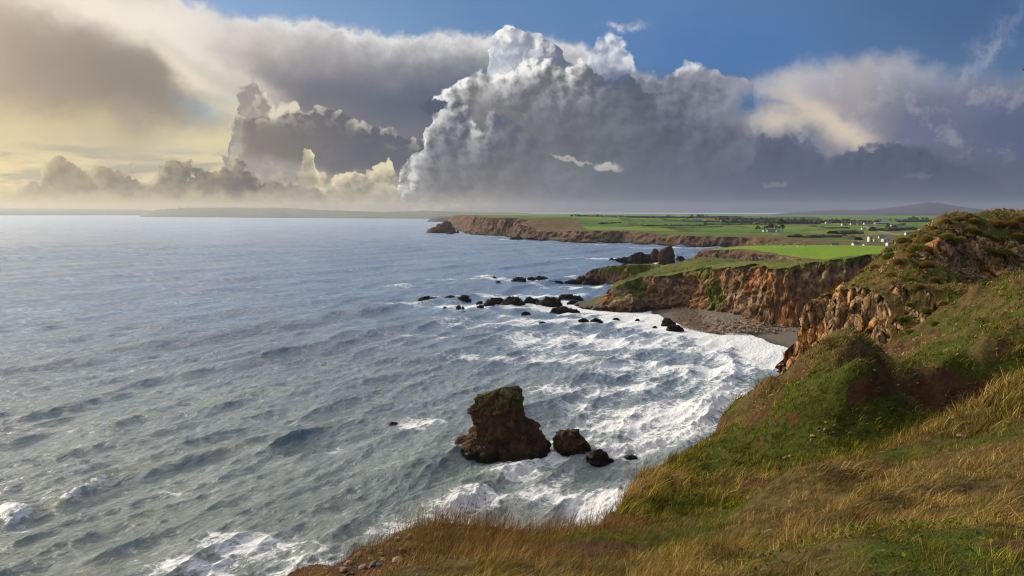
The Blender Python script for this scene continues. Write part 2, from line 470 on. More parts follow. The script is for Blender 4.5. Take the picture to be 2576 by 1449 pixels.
def cells3(p, seed=0):
    """blocky noise: a constant value for each jittered cell, with the distance to the second nearest minus the nearest"""
    q = np.floor(p).astype(np.int64); b1 = np.full(len(p), 9.0); b2 = np.full(len(p), 9.0); val = np.zeros(len(p))
    for i in (-1, 0, 1):
        for j in (-1, 0, 1):
            for k in (-1, 0, 1):
                c = q + (i, j, k)
                h = _perm[(_perm[(_perm[(c[:, 0] + seed * 57) & 4095] + c[:, 1]) & 4095] + c[:, 2]) & 4095]
                f = c + 0.5 + 0.42 * _g3[h]
                d = ((p - f) ** 2).sum(1)
                m = d < b1
                b2 = np.where(m, b1, np.minimum(b2, d)); val = np.where(m, h / 4096.0, val); b1 = np.where(m, d, b1)
    return val, np.sqrt(b2) - np.sqrt(b1)

def blocks(X, Y, Z, mask, size, zs, amp, seed, shear=0.25):
    """slabs standing proud of each other, as a displacement field"""
    J = np.zeros(X.shape + (3,)); m = mask > 0.02
    x, y, z = X[m], Y[m], Z[m]
    w = 0.35 * size * fbm3(np.stack([x, y, z], -1) / (size * 1.6), 3, seed=seed + 3)
    v, e = cells3(np.stack([(x + shear * z + w) / size, (y + w) / size, (z + 0.3 * x) / zs], -1), seed)
    d = (v - 0.5) * amp - 0.35 * amp * ss(0.14, 0.0, e)
    J[m] = np.stack([-0.75 * d, -0.66 * d, 0.15 * d], -1) * mask[m][:, None]
    return J

def ss(a, b, x):
    t = np.clip((x - a) / (b - a), 0, 1); return t * t * (3 - 2 * t)

def seg_dist(x, y, pts, want_t=False):
    """distance from points to an open polyline (and arc length at the nearest point, side sign)"""
    best = np.full(x.shape, 1e12); ts = np.zeros(x.shape); sg = np.zeros(x.shape); acc = 0.0
    for (x0, y0), (x1, y1) in zip(pts[:-1], pts[1:]):
        dx, dy = x1 - x0, y1 - y0; L2 = dx * dx + dy * dy + 1e-9; L = math.sqrt(L2)
        t = np.clip(((x - x0) * dx + (y - y0) * dy) / L2, 0, 1)
        ex = x - (x0 + t * dx); ey = y - (y0 + t * dy); d = ex * ex + ey * ey
        m = d < best
        best = np.where(m, d, best)
        if want_t:
            ts = np.where(m, acc + t * L, ts); sg = np.where(m, np.sign(dx * ey - dy * ex), sg)
        acc += L
    best = np.sqrt(best)
    return (best, ts, sg, acc) if want_t else best

def poly_sd(x, y, poly):
    """signed distance to a closed polygon, positive inside"""
    pts = list(poly) + [poly[0]]
    d = seg_dist(x, y, pts)
    ins = np.zeros(x.shape, bool)
    for (x0, y0), (x1, y1) in zip(pts[:-1], pts[1:]):
        c = ((y0 > y) != (y1 > y)) & (x < (x1 - x0) * (y - y0) / ((y1 - y0) if y1 != y0 else 1e-9) + x0)
        ins ^= c
    return np.where(ins, d, -d)

def tps(ctrl, smooth=0.0):
    """thin-plate surface through control points [(x, y, z)]; returns f(x, y)"""
    P = np.array(ctrl, float); n = len(P)
    sc = max(np.ptp(P[:, 0]), np.ptp(P[:, 1])); A = P[:, :2] / sc
    r2 = ((A[:, None] - A[None]) ** 2).sum(-1)
    K = r2 * np.log(np.sqrt(r2) + 1e-9) + np.eye(n) * smooth
    Q = np.hstack([np.ones((n, 1)), A])
    L = np.zeros((n + 3, n + 3)); L[:n, :n] = K; L[:n, n:] = Q; L[n:, :n] = Q.T
    w = np.linalg.solve(L, np.concatenate([P[:, 2], np.zeros(3)]))
    def f(x, y):
        sh = x.shape; x = x.ravel() / sc; y = y.ravel() / sc; out = np.empty_like(x)
        for s in range(0, len(x), 60000):
            X = x[s:s + 60000]; Y = y[s:s + 60000]
            d2 = (X[:, None] - A[None, :, 0]) ** 2 + (Y[:, None] - A[None, :, 1]) ** 2
            out[s:s + 60000] = (d2 * 0.5 * np.log(d2 + 1e-18)) @ w[:n] + w[n] + w[n + 1] * X + w[n + 2] * Y
        return out.reshape(sh)
    return f

def mesh_from(name, V, F, mat=None, attrs=None, smooth=True, parent=None):
    """V (n,3), F (m,4) or (m,3) arrays -> object"""
    me = bpy.data.meshes.new(name)
    V = np.ascontiguousarray(V, np.float32); F = np.ascontiguousarray(F, np.int32)
    k = F.shape[1]
    me.vertices.add(len(V)); me.vertices.foreach_set('co', V.ravel())
    me.loops.add(F.size); me.loops.foreach_set('vertex_index', F.ravel())
    me.polygons.add(len(F)); me.polygons.foreach_set('loop_start', np.arange(0, F.size, k, dtype=np.int32))
    me.polygons.foreach_set('loop_total', np.full(len(F), k, np.int32))
    me.polygons.foreach_set('use_smooth', np.full(len(F), smooth, bool))
    me.update(calc_edges=True)
    for an, av in (attrs or {}).items():
        av = np.asarray(av, np.float32)
        if av.ndim == 1:
            a = me.attributes.new(an, 'FLOAT', 'POINT'); a.data.foreach_set('value', av)
        else:
            a = me.attributes.new(an, 'FLOAT_VECTOR', 'POINT'); a.data.foreach_set('vector', av.ravel())
    o = bpy.data.objects.new(name, me); COL.objects.link(o)
    if mat: me.materials.append(mat)
    if parent: o.parent = parent
    return o

def grid_faces(nu, nv, keep=None):
    """quads of a grid of nu columns (fast index) by nv rows"""
    i = np.arange(nu - 1)[None, :] + np.arange(nv - 1)[:, None] * nu
    i = i.ravel()
    F = np.stack([i, i + 1, i + nu + 1, i + nu], 1)
    if keep is not None:
        F = F[keep.ravel()[F].any(1)]
    return F

def compact(V, F, attrs):
    used = np.zeros(len(V), bool); used[F.ravel()] = True
    idx = np.cumsum(used) - 1
    return V[used], idx[F], {k: v[used] for k, v in attrs.items()}

def normals_grid(P):
    """P (rows, cols, 3)"""
    du = np.gradient(P, axis=1); dv = np.gradient(P, axis=0)
    n = np.cross(du, dv); n /= np.linalg.norm(n, axis=-1)[..., None] + 1e-12
    return np.where(n[..., 2:3] < 0, -n, n)

def tag(o, label=None, cat=None, group=None, kind=None):
    if label: o['label'] = label
    if cat: o['category'] = cat
    if group: o['group'] = group
    if kind: o['kind'] = kind
    return o

def material(name, rough=0.9, spec=0.3):
    m = bpy.data.materials.new(name); m.use_nodes = True
    t = m.node_tree; t.nodes.clear(); E.tree = t; DIM[0] = '3D'
    out = N('ShaderNodeOutputMaterial'); b = N('ShaderNodeBsdfPrincipled')
    t.links.new(b.outputs[0], out.inputs[0])
    b.inputs['Roughness'].default_value = rough
    b.inputs['Specular IOR Level'].default_value = spec
    return m, b

def attr(name, vector=False):
    n = N('ShaderNodeAttribute'); n.attribute_name = name
    return E(n.outputs['Vector' if vector else 'Fac'])

def pos():
    return E(N('ShaderNodeNewGeometry').outputs['Position'])

def nrm():
    return E(N('ShaderNodeNewGeometry').outputs['Normal'])

def bump(b, h, strength=0.5, dist=0.1):
    n = N('ShaderNodeBump'); n.inputs['Strength'].default_value = strength; n.inputs['Distance'].default_value = dist
    put(n.inputs['Height'], h); put(b.inputs['Normal'], E(n.outputs[0]))

def flat_mat(name, c, rough=0.9, spec=0.2, var=0.25, scale=3.0, bmp=0.0):
    m, b = material(name, rough, spec)
    n = noise(pos(), scale, 5, 0.6)
    col = VM('SCALE', c, scale=lstep(0.3, 0.7, n, 1 - var, 1 + var))
    put(b.inputs['Base Color'], col)
    if bmp: bump(b, n, 0.8, bmp)
    return m

def wline(pts):
    return [sea_pt(*p) for p in pts]
# ------------------------------------------------------------------ the sea
def build_sea():
    # rows by angle below the horizon so that near and far water are equally fine
    az = np.radians(np.arange(-46, 44.01, 0.062))
    py = np.concatenate([np.linspace(1640, 1000, 430), np.linspace(998.7, 640, 300), np.linspace(639, 545, 120), np.array([543, 541, 539, 537.5, 536.4, 535.6, 535.0])])
    dep = PITCH + np.arctan((py - 724.5) / FOC)
    r = EYE / np.tan(dep)
    A, Rr = np.meshgrid(az, r)
    X = Rr * np.sin(A); Y = Rr * np.cos(A)
    dr = np.abs(np.gradient(r))[:, None] * np.ones_like(X)
    Z = np.zeros_like(X); DX = np.zeros_like(X); DY = np.zeros_like(X)
    n = np.array([0.87, -0.50]); n /= np.linalg.norm(n)
    tdir = np.array([-n[1], n[0]])
    wx = 12 * pn2(X / 190, Y / 190, 3) + 3.5 * pn2(X / 60, Y / 60, 4)
    # shore distance calms and refracts the swell
    beach = wline([(1475, 775), (1582, 781), (1635, 786), (1675, 802), (1715, 818), (1796, 834), (1876, 837), (1916, 853), (1942, 863), (1983, 874), (2009, 896)]) + [(108, 212), (100, 190), (84, 165), (64, 140), (52, 118), (44, 98), (40, 70)]
    ds = seg_dist(X, Y, beach)
    calm = ss(0, 45, ds)
    # ---- open-water swell, peaked crests
    u = X * n[0] + Y * n[1] + wx
    v = X * tdir[0] + Y * tdir[1]
    amp = 1.5 * (0.5 + 0.9 * ss(-0.3, 0.5, pn2(u / 90, v / 150, 9))) * ss(0, 70, ds)
    fade = ss(46 / 2.2, 46 / 6.0, dr * 1.0)
    ph = 2 * np.pi * (u - 5.0) / 47.0
    cr = np.exp(2.8 * (np.cos(ph) - 1))
    Z += amp * (cr * 1.5 - 0.45) * fade
    # ---- named crests (pixel polylines), steep on their shoreward side
    foam = np.zeros_like(X); crest = np.zeros_like(X)
    def crestline(pts, h, w, fm=0.0, fpts=None, end=18.0):
        nonlocal Z, foam, crest
        P = wline(pts)
        d, t, s, L = seg_dist(X, Y, P, True)
        wob = 1.3 * pn2(X / 9, Y / 9, 21) + 0.5 * pn2(X / 3, Y / 3, 22)
        sd = d * s + wob            # + is the seaward side for lines drawn left to right
        k = ss(0, end, t) * ss(0, end, L - t)
        hh = 1.15 * h * k * (0.75 + 0.5 * pn2(t / 14, 0 * t, 31) + 0.25)
        prof = np.where(sd > 0, np.exp(-(sd / (w * 1.5)) ** 2), np.exp(-(sd / (w * 0.72)) ** 2))
        Z += hh * prof
        crest = np.maximum(crest, k * np.exp(-((sd + 0.5) / (w * 0.2)) ** 2) * min(h / 1.2, 1.0))
        if fm: 
            ff = fm * k
            front = np.where(sd > 0, np.exp(-(sd / (w * 0.28)) ** 2), np.exp(-(sd / (w * 0.85)) ** 2))
            front = front * np.clip(0.8 + 1.5 * fbm2(X / 1.7, Y / 1.7, 4, 0.65, seed=43), 0.0, 1.2)
            foam = np.maximum(foam, ff * front)
            lump = np.abs(pn2(X / 1.6, Y / 1.6, 41)) + 0.9 * np.abs(pn2(X / 0.75, Y / 0.75, 42))
            Z += ff * front * lump * 0.55
            # trailing lace behind the crest
            foam = np.maximum(foam, 0.5 * ff * np.exp(-(d / (w * 3.2)) ** 2))
    C = crestline
    C([(207, 1150), (293, 1066), (387, 1047), (465, 1030), (560, 1004), (646, 990), (760, 975), (900, 935)], 1.15, 4.0)
    C([(-120, 1085), (0, 1063), (90, 1045), (180, 1028), (300, 1000)], 1.1, 4.0)
    C([(-200, 1390), (0, 1318), (60, 1302), (125, 1284), (190, 1250), (300, 1210), (370, 1185), (480, 1155), (600, 1128), (732, 1108), (818, 1084), (900, 1060)], 1.35, 4.5)
    C([(-60, 1330), (0, 1316), (60, 1302), (128, 1286)], 0.8, 3.0, 1.0, end=5)
    C([(110, 1288), (180, 1254), (250, 1228), (330, 1200)], 0.25, 2.0, 0.55, end=5)
    C([(700, 1128), (732, 1110), (775, 1092)], 0.15, 2.0, 0.5, end=4)
    C([(120, 1130), (207, 1127), (300, 1117), (380, 1100)], 0.7, 3.0)
    C([(960, 1520), (1030, 1390), (1110, 1300), (1160, 1262), (1210, 1226), (1240, 1180)], 1.25, 3.6)
    C([(1080, 1345), (1118, 1310), (1160, 1275), (1215, 1242), (1234, 1216)], 0.6, 2.4, 1.0, end=3.5)
    C([(1200, 1225), (1250, 1196), (1300, 1170), (1345, 1140)], 0.9, 2.6)
    C([(1262, 1202), (1290, 1186), (1322, 1170), (1336, 1150)], 0.7, 2.4, 1.0, end=2.2)
    C([(1490, 1140), (1560, 1126), (1640, 1112), (1700, 1098), (1760, 1066), (1800, 1028), (1832, 985)], 0.75, 2.4, 1.0, end=4)
    C([(1745, 1040), (1790, 1010), (1812, 985), (1835, 960), (1850, 935), (1840, 915), (1800, 893), (1730, 880), (1640, 868)], 1.0, 2.6, 0.95, end=5)
    C([(1560, 905), (1640, 915), (1720, 935), (1790, 950)], 0.6, 2.6, 0.35, end=12)
    C([(980, 1075), (1040, 1056), (1095, 1040), (1130, 1020)], 0.8, 3.2, 0.25, end=6)
    C([(1210, 835), (1260, 822), (1318, 806)], 0.8, 3.2, 0.35, end=8)
    C([(1270, 1010), (1340, 985), (1420, 962), (1500, 945)], 0.8, 4.0)
    C([(1360, 985), (1440, 960), (1560, 930)], 0.4, 4.0, 0.12)
    C([(880, 838), (960, 822), (1060, 800)], 0.8, 5.0, 0.16)
    C([(985, 724), (1010, 718), (1035, 714)], 0.9, 5.0, 0.9, end=8)
    C([(820, 742), (870, 738)], 0.5, 5.0, 0.5, end=10)
    C([(1190, 700), (1225, 694), (1260, 696)], 0.9, 5.0, 0.7, end=8)
    C([(1170, 1010), (1080, 1075), (1030, 1110)], 0.3, 3.0, 0.0)
    # ---- wind sea: many short waves, Gerstner
    rs = np.random.RandomState(5)
    for lam in np.geomspace(17.0, 0.9, 50):
        th = math.atan2(n[1], n[0]) + rs.normal() * (0.24 if lam > 4 else 0.42)
        kx, ky = math.cos(th) * 2 * np.pi / lam, math.sin(th) * 2 * np.pi / lam
        a = 0.0098 * lam ** 0.98 * rs.uniform(0.5, 1.4)
        f = ss(lam / 1.8, lam / 3.6, dr) * (0.35 + 0.65 * calm)
        if f.max() <= 0: continue
        p = kx * X + ky * Y + rs.uniform(0, 6.28) + 1.2 * pn2(X / (lam * 3.0), Y / (lam * 3.0), int(lam * 10) % 97)
        sq = lam * 2.6
        env = 0.55 + 0.9 * ss(-0.4, 0.4, pn2(u / (lam * 3.0) + 7, v / (lam * 6.5), int(lam * 7) % 89))
        c = np.cos(p); s_ = np.sin(p)
        Z += a * f * env * c
        DX -= a * f * env * math.cos(th) * s_ * 0.9; DY -= a * f * env * math.sin(th) * s_ * 0.9
    # small water lumps, sharp
    lf = ss(2.2 / 1.6, 2.2 / 4, dr)
    Z += lf * 0.05 * (0.35 - np.abs(fbm2(u / 1.5, v / 4.2, 3, seed=60)))
    Z *= (0.25 + 0.75 * ss(0, 14, ds)); 
    # ---- where foam lies (0..1); lace pattern itself comes from the material
    strk = fbm2(u / 9, v / 26, 4, seed=93)
    fo = 0.75 * np.exp(-(ds / 17.0) ** 2) + (0.50 + 0.55 * strk) * np.exp(-(ds / 62.0) ** 2)
    band = 0.5 + 0.5 * np.cos(2 * np.pi * (ds + 5 * pn2(X / 20, Y / 20, 95)) / 23.0)
    fo *= 1 - 0.72 * (1 - band) * ss(16, 24, ds) * ss(120, 60, ds)
    Z += 0.42 * band ** 3 * ss(12, 24, ds) * ss(95, 60, ds)
    swash = ss(30, 10, ds) * (0.62 + 0.5 * fbm2(X / 14, Y / 14, 3, seed=91) + 0.3 * ss(14, 2, ds))
    fo = np.maximum(fo, swash)
    def patch(px, py_, rx, ry, k, rot=0):
        nonlocal fo
        cx, cy_ = sea_pt(px, py_)
        c, s = math.cos(R(rot)), math.sin(R(rot))
        dx = (X - cx); dy = (Y - cy_)
        a_, b_ = (dx * c + dy * s) / rx, (dy * c - dx * s) / ry
        q = np.exp(-(a_ * a_ + b_ * b_)) * k * (0.85 + 0.5 * pn2(X / (rx * .5), Y / (ry * .5), int(px) % 83) + 0.55 * strk)
        fo = np.maximum(fo, q)
    patch(740, 1400, 20, 8, 0.52, -20); patch(980, 1330, 14, 7, 0.40); patch(560, 1440, 14, 5, 0.55)
    patch(980, 1440, 16, 8, 0.6); patch(400, 1240, 14, 4, 0.33); patch(1500, 1260, 13, 9, 0.72); patch(1400, 1240, 9, 6, 0.6)
    patch(1560, 1330, 14, 8, 0.6); patch(1060, 1070, 7, 6, 0.62); patch(1180, 1125, 6, 3, .6); patch(1360, 1150, 10, 6, 0.5)
    patch(1560, 1080, 30, 12, 0.62, 30); patch(1650, 1030, 34, 12, 0.6, 40); patch(1600, 975, 40, 10, 0.62, 20); patch(1480, 1020, 26, 10, 0.45); patch(1420, 900, 60, 14, 0.5); patch(1250, 1010, 30, 8, 0.35)
    patch(1700, 930, 34, 16, 0.7); patch(1560, 860, 56, 26, 0.68); patch(1400, 810, 70, 20, 0.62); patch(1250, 770, 70, 16, 0.62); patch(1180, 840, 70, 12, 0.42)
    patch(1080, 760, 50, 10, 0.42); patch(1330, 745, 60, 12, 0.60); patch(1450, 720, 40, 12, 0.62); patch(1340, 702, 70, 10, 0.7)
    patch(1560, 650, 80, 12, 0.66); patch(1660, 668, 60, 10, 0.66); patch(1720, 640, 60, 22, 0.45); patch(1300, 603, 90, 16, 0.55)
    patch(1500, 615, 130, 12, 0.5); patch(1700, 623, 90, 12, 0.62); patch(1240, 594, 60, 12, 0.5); patch(820, 1120, 9, 5, .35)
    patch(300, 1390, 16, 3, 0.33, 8); patch(640, 1180, 16, 3, 0.3, 30)
    # wind-blown streaks and a scatter of whitecaps
    cap = pn2(X / 7 + 3, Y / 10, 71) + 0.5 * pn2(X / 3, Y / 4, 72)
    capk = ss(0.60, 0.78, cap) * ss(9000, 900, Rr)
    fo = np.maximum(fo, capk * 0.42)
    fo = np.maximum(fo, 0.26 * ss(0.1, 0.6, fbm2(u / 30, v / 16, 4, seed=81)) * ss(420, 140, ds))
    foam_all = np.clip(np.maximum(fo, foam), 0, 1)
    P = np.stack([X + DX, Y + DY, Z], -1)
    F = grid_faces(len(az), len(r))[:, ::-1]
    m, b = material('sea_water', 0.12, 0.5)
    p = pos()
    cam_r = VM('LENGTH', p)
    sx_, sy_, sz_ = xyz(p)
    al_ = sx_ * 0.87 - sy_ * 0.5; ac_ = sx_ * 0.5 + sy_ * 0.87
    f_at = attr('foam'); c_at = attr('crest')
    # lace: cells with thin white walls, stretched along the wave crests
    q = VM('ADD', p, VM('SCALE', noise(p, 0.33, 4, 0.6, out='Color'), scale=4.2))
    cell = voro(VM('MULTIPLY', q, (1, 1, 0.2)), 0.34, 'DISTANCE_TO_EDGE', out='Distance')
    cell2 = voro(VM('MULTIPLY', q, (1, 1, 0.2)), 0.95, 'DISTANCE_TO_EDGE', out='Distance')
    fine = noise(VM('MULTIPLY', p, (1, 1, 1)), 1.1, 7, 0.66)
    mid = noise(VM('MULTIPLY', q, (1.0, 1.0, 1)), 0.22, 5, 0.6)
    wall = M('MAXIMUM', 1.0 - cell * 3.6, 0.72 - cell2 * 3.2)
    lace = wall * 0.45 + fine * 0.65 + (mid - 0.5) * 0.9
    fo_ = sstep(0.0, 0.26, f_at * 1.22 + lace * 0.66 - 0.78)
    fo_ = M('MINIMUM', fo_ * lstep(0.1, 0.5, f_at, 0.5, 1.0), 1.0)
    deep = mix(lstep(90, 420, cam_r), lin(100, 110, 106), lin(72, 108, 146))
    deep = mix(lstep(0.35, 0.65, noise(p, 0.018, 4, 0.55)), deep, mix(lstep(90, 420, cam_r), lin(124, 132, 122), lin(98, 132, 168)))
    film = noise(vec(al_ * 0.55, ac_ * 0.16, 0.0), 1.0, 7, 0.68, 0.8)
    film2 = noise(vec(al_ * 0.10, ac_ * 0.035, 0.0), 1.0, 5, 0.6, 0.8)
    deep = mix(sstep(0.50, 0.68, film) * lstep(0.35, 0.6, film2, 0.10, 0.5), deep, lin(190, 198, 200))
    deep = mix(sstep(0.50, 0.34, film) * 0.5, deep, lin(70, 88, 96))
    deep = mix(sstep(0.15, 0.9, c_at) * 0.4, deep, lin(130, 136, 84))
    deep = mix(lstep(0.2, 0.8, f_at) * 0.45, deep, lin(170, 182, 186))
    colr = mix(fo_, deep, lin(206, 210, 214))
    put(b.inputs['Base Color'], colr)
    put(b.inputs['Roughness'], M('MAXIMUM', fo_ * 0.7, lstep(60, 3000, cam_r, 0.12, 0.34)))
    b.inputs['IOR'].default_value = 1.5
    b.subsurface_method = 'BURLEY'
    put(b.inputs['Subsurface Weight'], lstep(0, 0.6, fo_, 0.25, 0.0))
    b.inputs['Subsurface Radius'].default_value = (0.8, 1.0, 1.0)
    b.inputs['Subsurface Scale'].default_value = 1.6
    # ripples too small for the mesh
    dirq = VM('MULTIPLY', p, (1.0, 1.0, 0.0))
    px_, py_, pz_ = xyz(dirq)
    al = px_ * 0.87 - py_ * 0.5; ac = px_ * 0.5 + py_ * 0.87
    dirs = vec(al, ac * 0.38, 0.0)
    r1 = noise(dirs, 1.25, 7, 0.66, 0.5)
    r2 = noise(dirs, 0.2, 6, 0.62, 0.4)
    hgt = r1 * lstep(100, 1500, cam_r, 0.75, 1.1) + r2 * lstep(150, 900, cam_r, 0.25, 2.6) + fo_ * 0.10
    bump(b, hgt, 1.0, 1.25)
    V = P.reshape(-1, 3)
    o = mesh_from('sea', V, F, m, {'foam': foam_all.ravel(), 'crest': crest.ravel()})
    tag(o, kind='structure', label='choppy grey-blue sea with foam streaks and breaking swell')
build_sea()
# ------------------------------------------------------------------ materials of the land
def rock_material(name, tones, grass=None, scale=1.0, bmp=0.5):
    """cliff rock: bedded and fractured, tones = [dark, mid, light, rust]; vegetation by attribute 'veg'"""
    m, b = material(name, 0.92, 0.15)
    p = pos()
    w = noise(p, 0.11 * scale, 4, 0.6, out='Color')
    q = VM('ADD', p, VM('SCALE', w, scale=6.0 / scale))
    big = noise(q, 0.07 * scale, 5, 0.6)
    x_, y_, z_ = xyz(q)
    bed = noise(vec(x_ * 0.30, y_ * 0.30, z_ * 1.5 + x_ * 0.45), 0.5 * scale, 5, 0.65)     # tilted beds
    med = noise(VM('MULTIPLY', q, (1, 1, 0.6)), 0.55 * scale, 6, 0.65) * 0.6 + bed * 0.4
    fin = noise(p, 2.3 * scale, 6, 0.7)
    crk = voro(VM('MULTIPLY', q, (1, 1, 0.45)), 0.5 * scale, 'DISTANCE_TO_EDGE')
    col = mix(lstep(0.36, 0.6, med), tones[0], tones[1])
    col = mix(sstep(0.54, 0.72, fin * 0.5 + med * 0.5), col, tones[2])
    col = mix(sstep(0.5, 0.64, big) * lstep(0.35, 0.6, fin), col, tones[3])
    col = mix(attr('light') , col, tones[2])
    col = mix(sstep(0.07, 0.0, crk) * 0.6, col, tones[0])
    if grass:
        g = noise(p, 0.9 * scale, 6, 0.7)
        gc = mix(lstep(0.35, 0.65, g), grass[0], grass[1])
        gc = mix(sstep(0.55, 0.75, noise(p, 0.21 * scale, 4, 0.6)), gc, grass[2])
        v = attr('veg')
        col = mix(sstep(0.35, 0.65, v + (g - 0.5) * 0.5), col, gc)
    wet = attr('wet')
    col = mix(wet, col, VM('MULTIPLY', col, (0.25, 0.22, 0.2)))
    put(b.inputs['Base Color'], col)
    put(b.inputs['Roughness'], lstep(0, 1, wet, 0.92, 0.55))
    bump(b, med * 0.8 + bed * 0.5 + fin * 0.35 + M('MINIMUM', crk, 0.15) * 2.0, 1.0, bmp)
    return m

CLIFF = rock_material('bay_cliff_rock', [lin(66, 50, 38), lin(128, 100, 70), lin(192, 168, 132), lin(158, 102, 56)], [lin(62, 70, 26), lin(92, 96, 34), lin(110, 92, 46)], 1.0, 0.5)
FARCLIFF = rock_material('far_cliff_rock', [lin(70, 54, 48), lin(112, 84, 70), lin(140, 112, 96), lin(128, 80, 58)], [lin(84, 66, 44), lin(92, 80, 42), lin(72, 84, 34)], 0.25, 1.6)
REEF = rock_material('black_reef_rock', [lin(26, 21, 18), lin(48, 38, 32), lin(84, 68, 58), lin(62, 46, 34)], [lin(52, 56, 26), lin(64, 66, 28), lin(70, 62, 32)], 1.6, 0.35)
STACK = rock_material("stack_rock", [lin(50, 36, 27), lin(84, 62, 46), lin(150, 124, 98), lin(100, 70, 46)], [lin(54, 54, 24), lin(82, 78, 36), lin(84, 70, 40)], 1.9, 0.6)

# ------------------------------------------------------------------ coast as height fields on a fan of rays (equally fine near and far)
def fan(a0, a1, na, rows):
    A, Rr = np.meshgrid(np.radians(np.linspace(a0, a1, na)), rows)
    return Rr * np.sin(A), Rr * np.cos(A)

def finish_land(name, X, Y, Z, na, nr, mat, attrs, zmin=-1.2, label=None, jitter=None):
    P = np.stack([X, Y, Z], -1)
    if jitter is not None: P = P + jitter
    F = grid_faces(na, nr, Z > zmin)[:, ::-1]
    V, F, at_ = compact(P.reshape(-1, 3), F, {k: v.ravel() for k, v in attrs.items()})
    F = F[:, ::-1]
    n0 = np.cross(V[F[:200, 1]] - V[F[:200, 0]], V[F[:200, 2]] - V[F[:200, 0]])[:, 2].sum()
    if n0 < 0: F = F[:, ::-1]
    o = mesh_from(name, V, F, mat, at_)
    return tag(o, kind='structure', label=label)

def crag(X, Y, Z, s, amp, seed=0):
    """three-dimensional rock displacement: blocks, ledges and clefts"""
    p = np.stack([X / s, Y / s, Z / (s * 1.8)], -1)
    a = fbm3(p, 4, 0.55, seed=seed, ridge=True) - 0.35
    b_ = fbm3(p * 1.3 + 9, 4, 0.55, seed=seed + 7, ridge=True) - 0.35
    c = fbm3(p * 2.1 + 3, 3, 0.55, seed=seed + 14)
    return np.stack([a, b_, c * 0.6], -1) * amp

